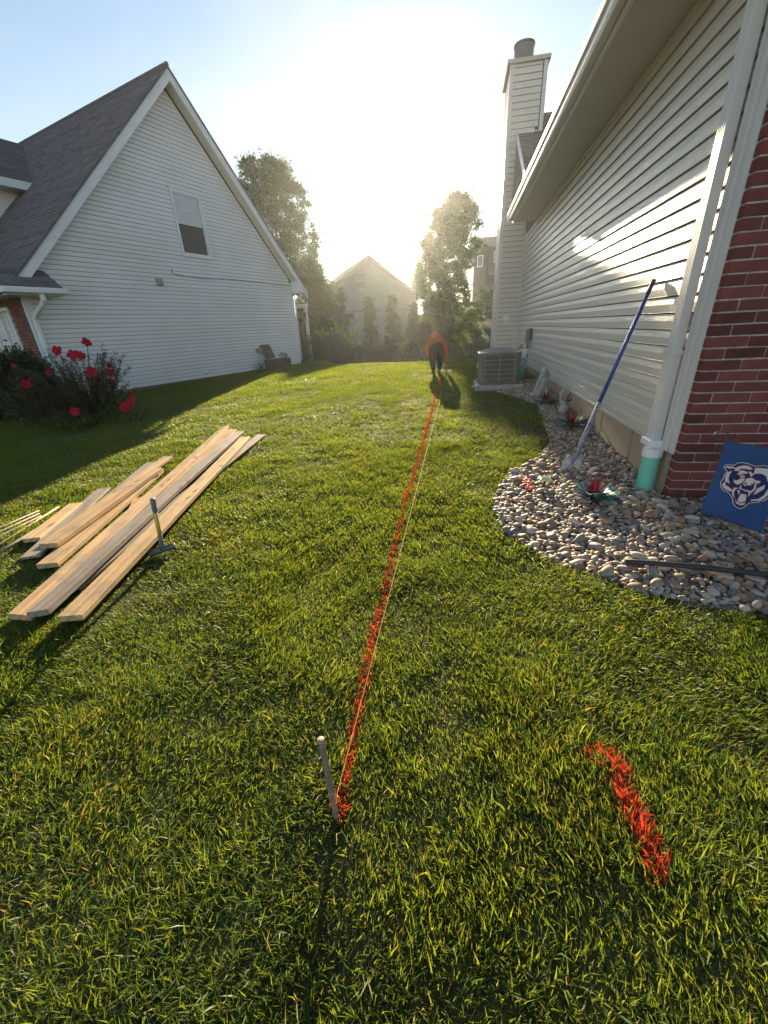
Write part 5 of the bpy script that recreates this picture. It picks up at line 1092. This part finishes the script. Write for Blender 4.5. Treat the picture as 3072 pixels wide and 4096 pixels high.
b = B(); b.tube([(-.45, .1, 0), (-.25, .05, .22), (0, 0, .30)], .007, 6); b.tube([(-.25, .05, .2), (-.05, .15, .33)], .006, 6); b.build('stem', STEM, T)
leafy_stems(T, 0, 0, 14, 7, (.15, .32), .25, 22, .07, LCOL, STEM, .2)
T = empty('leafy_plant', (-6.55, 6.15, g(-6.55, 6.15)), label='low green leafy plant at the foot of the hibiscus bush', cat='plant')
leafy_stems(T, 0, 0, 15, 26, (.18, .42), .5, 30, .10, [(.04, .085, .03), (.06, .11, .03), (.14, .2, .03)], STEM, .35)
T = empty('weedy_plant', (-7.55, 6.35, g(-7.55, 6.35)), label='pale feathery green plant between the dark shrub and the hibiscus', cat='plant')
leafy_stems(T, 0, 0, 16, 34, (.4, .95), .35, 55, .07, [(.06, .10, .03), (.045, .08, .03), (.09, .13, .035)], STEM, .4)
sx_, sy_ = -8.75, 7.15; z0 = g(sx_, sy_)
tree('dark_shrub', sx_, sy_, z0, [(z0 + .05, sx_ - .75, sx_ + .65), (z0 + .6, sx_ - .9, sx_ + .8), (z0 + 1.15, sx_ - .5, sx_ + .4)], 'dark clipped evergreen shrub in front of the brick window at the left edge', nb=60, nl=26000, size=.030, seed=70, cols=[(.018, .035, .016), (.025, .045, .018), (.05, .07, .02)], trunk=.04, rs=(.14, .3), limbs=0, cat='shrub', elong=1.5, depth=1)

# ------------------------------------------------------------------ open storage box with hose against the white house
T = empty('hose_box', HL(1.9, .48, g(-6.6, 14.9)), label='dark plastic hose box with its lid propped open against the white siding', cat='box')
zb = g(-6.6, 14.9)
cboard('box_body', 1.42, 2.32, .26, .72, zb, zb + .34, M['darkplastic'], T)
for k in range(7): cboard('rib', 1.48 + k * .125, 1.52 + k * .125, .72, .735, zb + .03, zb + .31, M['darkplastic'], T)
cboard('front_grille', 1.45, 1.85, .735, .75, zb + .17, zb + .29, M['black'], T)
b = B(); q = [HL(1.78, .30, zb + .36), HL(2.28, .30, zb + .36), HL(2.30, .10, zb + .84), HL(1.80, .10, zb + .84)]; n_ = NL * .03
b.add(q + [tuple(Vector(p) + n_) for p in q], [(0, 1, 2, 3), (7, 6, 5, 4), (0, 4, 5, 1), (1, 5, 6, 2), (2, 6, 7, 3), (3, 7, 4, 0)]); o = wb(b, 'lid', M['darkplastic'], T); bevel(o, .02, 2)
b = B(); b.beam(Vector(HL(2.03, .35, zb + .40)), Vector(HL(2.03, .15, zb + .81)), .02, .02, NL); b.beam(Vector(HL(1.83, .26, zb + .60)), Vector(HL(2.24, .26, zb + .60)), .02, .02, NL); wb(b, 'lid_rib', M['metalgrey'], T)
b = B(); P_ = [HL(2.35, .05, .93), HL(2.30, .10, .86), HL(2.1, .2, .76), HL(1.95, .30, .70)]; b.tube(P_, .012, 6); b.tube([HL(1.55 + .17 * math.cos(a), .50 + .12 * math.sin(a), zb + .35 + .015 * a) for a in np.linspace(0, 11, 40)], .014, 6); b.tube([HL(1.72, .4, zb + .45), HL(1.6, .45, zb + .50), HL(1.46, .6, zb + .42), HL(1.44, .75, zb + .22)], .013, 6); wb(b, 'hose', M['black'], T, True)
T = empty('weed_tuft', HL(2.55, .2, g(-6.9, 14.5)), label='small dry weed tuft left of the dark hose box', cat='plant'); leafy_stems(T, 0, 0, 44, 12, (.15, .35), .2, 10, .09, [(.05, .06, .03), (.10, .09, .05)], STEM, .1)

# ------------------------------------------------------------------ white porch post with hanging fern
T = empty('porch_frame', (-6.75, 19.0, g(-6.75, 19)), label='white porch post and beam just behind the rear corner of the white house', cat='porch')
for n_, a, c in (('beam', (-8.6, 18.93, 2.44), (-6.66, 19.07, 2.60)), ('post', (-6.80, 18.94, g(-6.7, 19)), (-6.68, 19.06, 2.44)), ('post', (-8.5, 18.94, .2), (-8.38, 19.06, 2.44))):
    b = B(); b.box(a, c); o = wb(b, n_, M['trimL'], T); bevel(o, .01)
T = empty('hanging_fern', (-6.95, 19.0, 2.1), label='green fern in a basket hanging from the white porch beam', cat='plant')
b = B(); b.tube([(0, 0, .32), (0, 0, .05)], .006, 5); b.tube([(0, 0, -.08), (0, 0, 0), (0, 0, .05)], [.06, .13, .14], 10); b.build('basket', M['bark'], T)
bl = [(r_.uniform(-.14, .14), r_.uniform(-.14, .14), r_.uniform(-.12, .14), .11) for i in range(12)]; V, F, C = leafcloud(crown_points(1800, bl, 3), 0, .035, 4, [(.07, .13, .03), (.12, .19, .04)], 2.0); fastmesh('fronds', V, F, M['leaf'], C, T, kind='stuff')

# ------------------------------------------------------------------ tall weeds, dark bin and orange feeder behind the fence
T = empty('flowering_weeds', (-5.75, 20.6, g(-5.75, 20.6)), label='sunlit yellow green weed stalks rising above the picket fence', cat='plant')
r = np.random.default_rng(9); b = B(); pts = []; cc = []
for (dx, zt) in [(-1.1, 1.50), (-.95, 1.45), (-.8, 1.62), (-.55, 1.52), (-.35, 1.60), (-.15, 1.9), (.05, 1.55), (.2, 1.6), (.4, 1.5), (.55, 1.42), (.7, 1.55), (.85, 1.60), (1.0, 1.75), (-.05, 1.72), (.3, 1.4), (-.7, 1.4), (.9, 1.4)]:
    z0 = 0.; zz = zt - g(-5.75, 20.6); le = dx * .18; b.tube([(dx * .6, r.uniform(-.15, .15), 0), (dx * .85, 0, zz * .6), (dx + le * .3, 0, zz)], .007, 5)
    for i in range(80):
        t = r.random() ** .7; pts.append((dx * .6 + (dx * .4 + le * .3) * t + r.normal(0, .03), r.normal(0, .04), zz * (.45 + .55 * t)))
b.build('stalks', STEM, T); V, F, C = leafcloud(np.array(pts), 0, .040, 12, [(.24, .30, .05), (.16, .24, .04), (.32, .33, .08)], 1.3); fastmesh('foliage', V, F, M['leaf'], C, T, kind='stuff')
b = B(); b.tube([(0, 0, .0), (0, 0, .13)], .055, 10); b.tube([(0, 0, .13), (0, 0, .16)], [.075, .02], 10); o = b.build('orange_feeder', mat('orange_feeder', (.9, .20, .02), .5, trans=.5), label='small orange feeder among the weeds above the fence', cat='feeder'); o.location = (-6.12, 20.7, 1.44)
b = B(); b.tube([(0, 0, -.75), (0, 0, .0)], .008, 5); b.build('pole', M['iron'], o)
b = B(); b.tube([(-5.75, 19.5, g(-5.75, 19.5)), (-5.75, 19.5, 1.2), (-5.75, 19.5, 1.28), (-5.75, 19.5, 1.32)], [.42, .48, .46, .2], 20); b.build('dark_bin', M['darkplastic'], smooth=True, label='large dark round bin standing behind the near end of the fence', cat='bin')

# ------------------------------------------------------------------ bending person
PX, PY = -.58, 11.5; PG = g(PX, PY)
T = empty('person', (PX, PY, PG), label='person in orange long sleeved shirt and dark trousers bending over to spray the line', cat='person')
def skin(name, joints, edges, m, parent, root=0, sub=2):
    me = bpy.data.meshes.new(name); me.from_pydata([j[:3] for j in joints], edges, []); me.materials.append(m); o = bpy.data.objects.new(name, me); link(o, parent)
    md = o.modifiers.new('skin', 'SKIN'); md.use_smooth_shade = True
    for i, j in enumerate(joints):
        sv = me.skin_vertices[0].data[i]; rr = j[3]; sv.radius = rr if isinstance(rr, tuple) else (rr, rr); sv.use_root = (i == root)
    s_ = o.modifiers.new('sub', 'SUBSURF'); s_.levels = sub; s_.render_levels = sub; return o
J = [(0, 0, .72, (.13, .11)), (-.02, .22, .86, (.13, .10)), (-.02, .42, .82, (.14, .10)), (-.02, .55, .72, (.07, .07)), (-.02, .64, .60, (.055, .055)), (-.02, .69, .50, (.078, .09)), (-.02, .72, .40, (.06, .065)),
     (-.09, .0, .62, (.085, .09)), (-.10, .05, .38, (.058, .06)), (-.06, .0, .09, (.04, .04)), (-.07, .14, .03, (.035, .03)),
     (.09, .02, .62, (.085, .09)), (.10, .10, .38, (.058, .06)), (.06, .06, .09, (.04, .04)), (.07, .20, .03, (.035, .03)),
     (-.20, .42, .74, (.05, .05)), (-.27, .36, .58, (.042, .042)), (-.18, .42, .42, (.032, .032)), (-.10, .46, .37, (.028, .02)),
     (.20, .42, .74, (.05, .05)), (.255, .36, .52, (.042, .042)), (.25, .33, .28, (.030, .030)), (.25, .32, .21, (.034, .024))]
ED = [(0, 1), (1, 2), (2, 3), (3, 4), (4, 5), (5, 6), (0, 7), (7, 8), (8, 9), (9, 10), (0, 11), (11, 12), (12, 13), (13, 14), (2, 15), (15, 16), (16, 17), (17, 18), (2, 19), (19, 20), (20, 21), (21, 22)]
skin('body', J, ED, M['skin'], T)
SHJ = [(0, .0, .80, (.165, .10)), (-.01, .14, .90, (.165, .13)), (-.02, .30, .93, (.165, .13)), (-.02, .44, .84, (.155, .12)), (-.02, .52, .74, (.09, .09)),
       (-.21, .42, .76, (.075, .075)), (-.285, .34, .60, (.070, .075)), (-.24, .38, .48, (.055, .06)), (-.20, .42, .42, (.045, .045)),
       (.19, .42, .78, (.075, .075)), (.25, .36, .56, (.068, .07)), (.25, .33, .40, (.056, .056)), (.25, .325, .27, (.048, .048))]
skin('shirt', SHJ, [(0, 1), (1, 2), (2, 3), (3, 4), (3, 5), (5, 6), (6, 7), (7, 8), (3, 9), (9, 10), (10, 11), (11, 12)], M['shirt'], T, 1)
TJ = [(0, .02, .79, (.17, .13)), (0, .0, .68, (.185, .15)), (-.095, .0, .56, (.105, .11)), (-.105, .05, .36, (.075, .08)), (-.085, .01, .16, (.062, .065)), (-.075, .0, .07, (.058, .06)),
      (.095, .02, .56, (.105, .11)), (.11, .10, .36, (.075, .08)), (.085, .07, .16, (.062, .065)), (.075, .07, .07, (.056, .06))]
skin('trousers', TJ, [(0, 1), (1, 2), (2, 3), (3, 4), (4, 5), (1, 6), (6, 7), (7, 8), (8, 9)], M['jeans'], T, 1)
for s_, yy in ((-1, 0), (1, .07)):
    skin('boot', [(s_ * .075, yy - .04, .045, (.045, .045)), (s_ * .08, yy + .06, .04, (.045, .036)), (s_ * .09, yy + .17, .03, (.042, .028))], [(0, 1), (1, 2)], M['boot'], T, 0)
skin('hair', [(-.02, .66, .60, (.070, .075)), (-.02, .715, .52, (.088, .085)), (-.02, .74, .43, (.06, .05))], [(0, 1), (1, 2)], M['hair'], T, 1)
skin('nose', [(-.02, .60, .455, (.012, .012)), (-.02, .585, .44, (.010, .010))], [(0, 1)], M['skin'], T, 0, 1)
for k in range(4):     # fingers closed round the can
    zz = .215 - k * .021; skin('finger', [(.222, .315, zz, (.011, .011)), (.212, .28, zz - .002, (.010, .010)), (.232, .255, zz - .004, (.0095, .0095)), (.262, .252, zz - .004, (.009, .009))], [(0, 1), (1, 2), (2, 3)], M['skin'], T, 0, 1)
skin('thumb', [(.275, .315, .20, (.012, .012)), (.290, .285, .17, (.011, .011)), (.275, .262, .15, (.010, .010))], [(0, 1), (1, 2)], M['skin'], T, 0, 1)
S = empty('spray_can', (PX + .25, PY + .285, PG + .08), label='upside down spray paint can held in the right hand of the person', cat='spray can')
b = B(); b.tube([(0, 0, .015), (0, 0, .03), (0, 0, .20), (0, 0, .21)], [.022, .033, .033, .028], 16); b.build('body', M['metalgrey'], S, True)
b = B(); b.tube([(0, 0, -.02), (0, 0, .018)], [.018, .024], 12); b.build('nozzle_cap', M['printo'], S, True)

# ------------------------------------------------------------------ air: thin haze added for the flare veil and glow round the sun, and the puff of sprayed paint
def volume(name, a, c, dens, aniso, color, **k):
    b = B(); b.box(a, c); m = bpy.data.materials.new(name); m.use_nodes = True; t = m.node_tree; t.nodes.remove(t.nodes['Principled BSDF']); pv = t.nodes.new('ShaderNodeVolumePrincipled')
    pv.inputs['Color'].default_value = col(color); pv.inputs['Density'].default_value = dens; pv.inputs['Anisotropy'].default_value = aniso; t.links.new(pv.outputs[0], t.nodes['Material Output'].inputs['Volume'])
    return b.build(name, m, kind='stuff', **k)
HAZE = volume('haze', (-262, -62, -4.5), (262, 252, 17), .00048, .80, (.92, .97, 1), label='thin haze added for the veil of sun glare between the houses', cat='haze')
b = B(); BV, BF2 = ico(2)
for (x, y, z, s_) in [(-.42, 11.55, .33, .07), (-.33, 11.5, .32, .06), (-.26, 11.5, .315, .075), (-.19, 11.5, .33, .05)]: b.add([(x + p[0] * s_, y + p[1] * s_, z + p[2] * s_ * .55) for p in BV], [tuple(f) for f in BF2])
m = bpy.data.materials.new('paint_mist'); m.use_nodes = True; t = m.node_tree; t.nodes.remove(t.nodes['Principled BSDF']); pv = t.nodes.new('ShaderNodeVolumePrincipled'); pv.inputs['Color'].default_value = (1, 1, 1, 1); pv.inputs['Density'].default_value = 2.6; pv.inputs['Anisotropy'].default_value = .3; t.links.new(pv.outputs[0], t.nodes['Material Output'].inputs['Volume'])
b.build('paint_mist', m, kind='stuff', label='small pale puff of spray mist under the can', cat='mist')
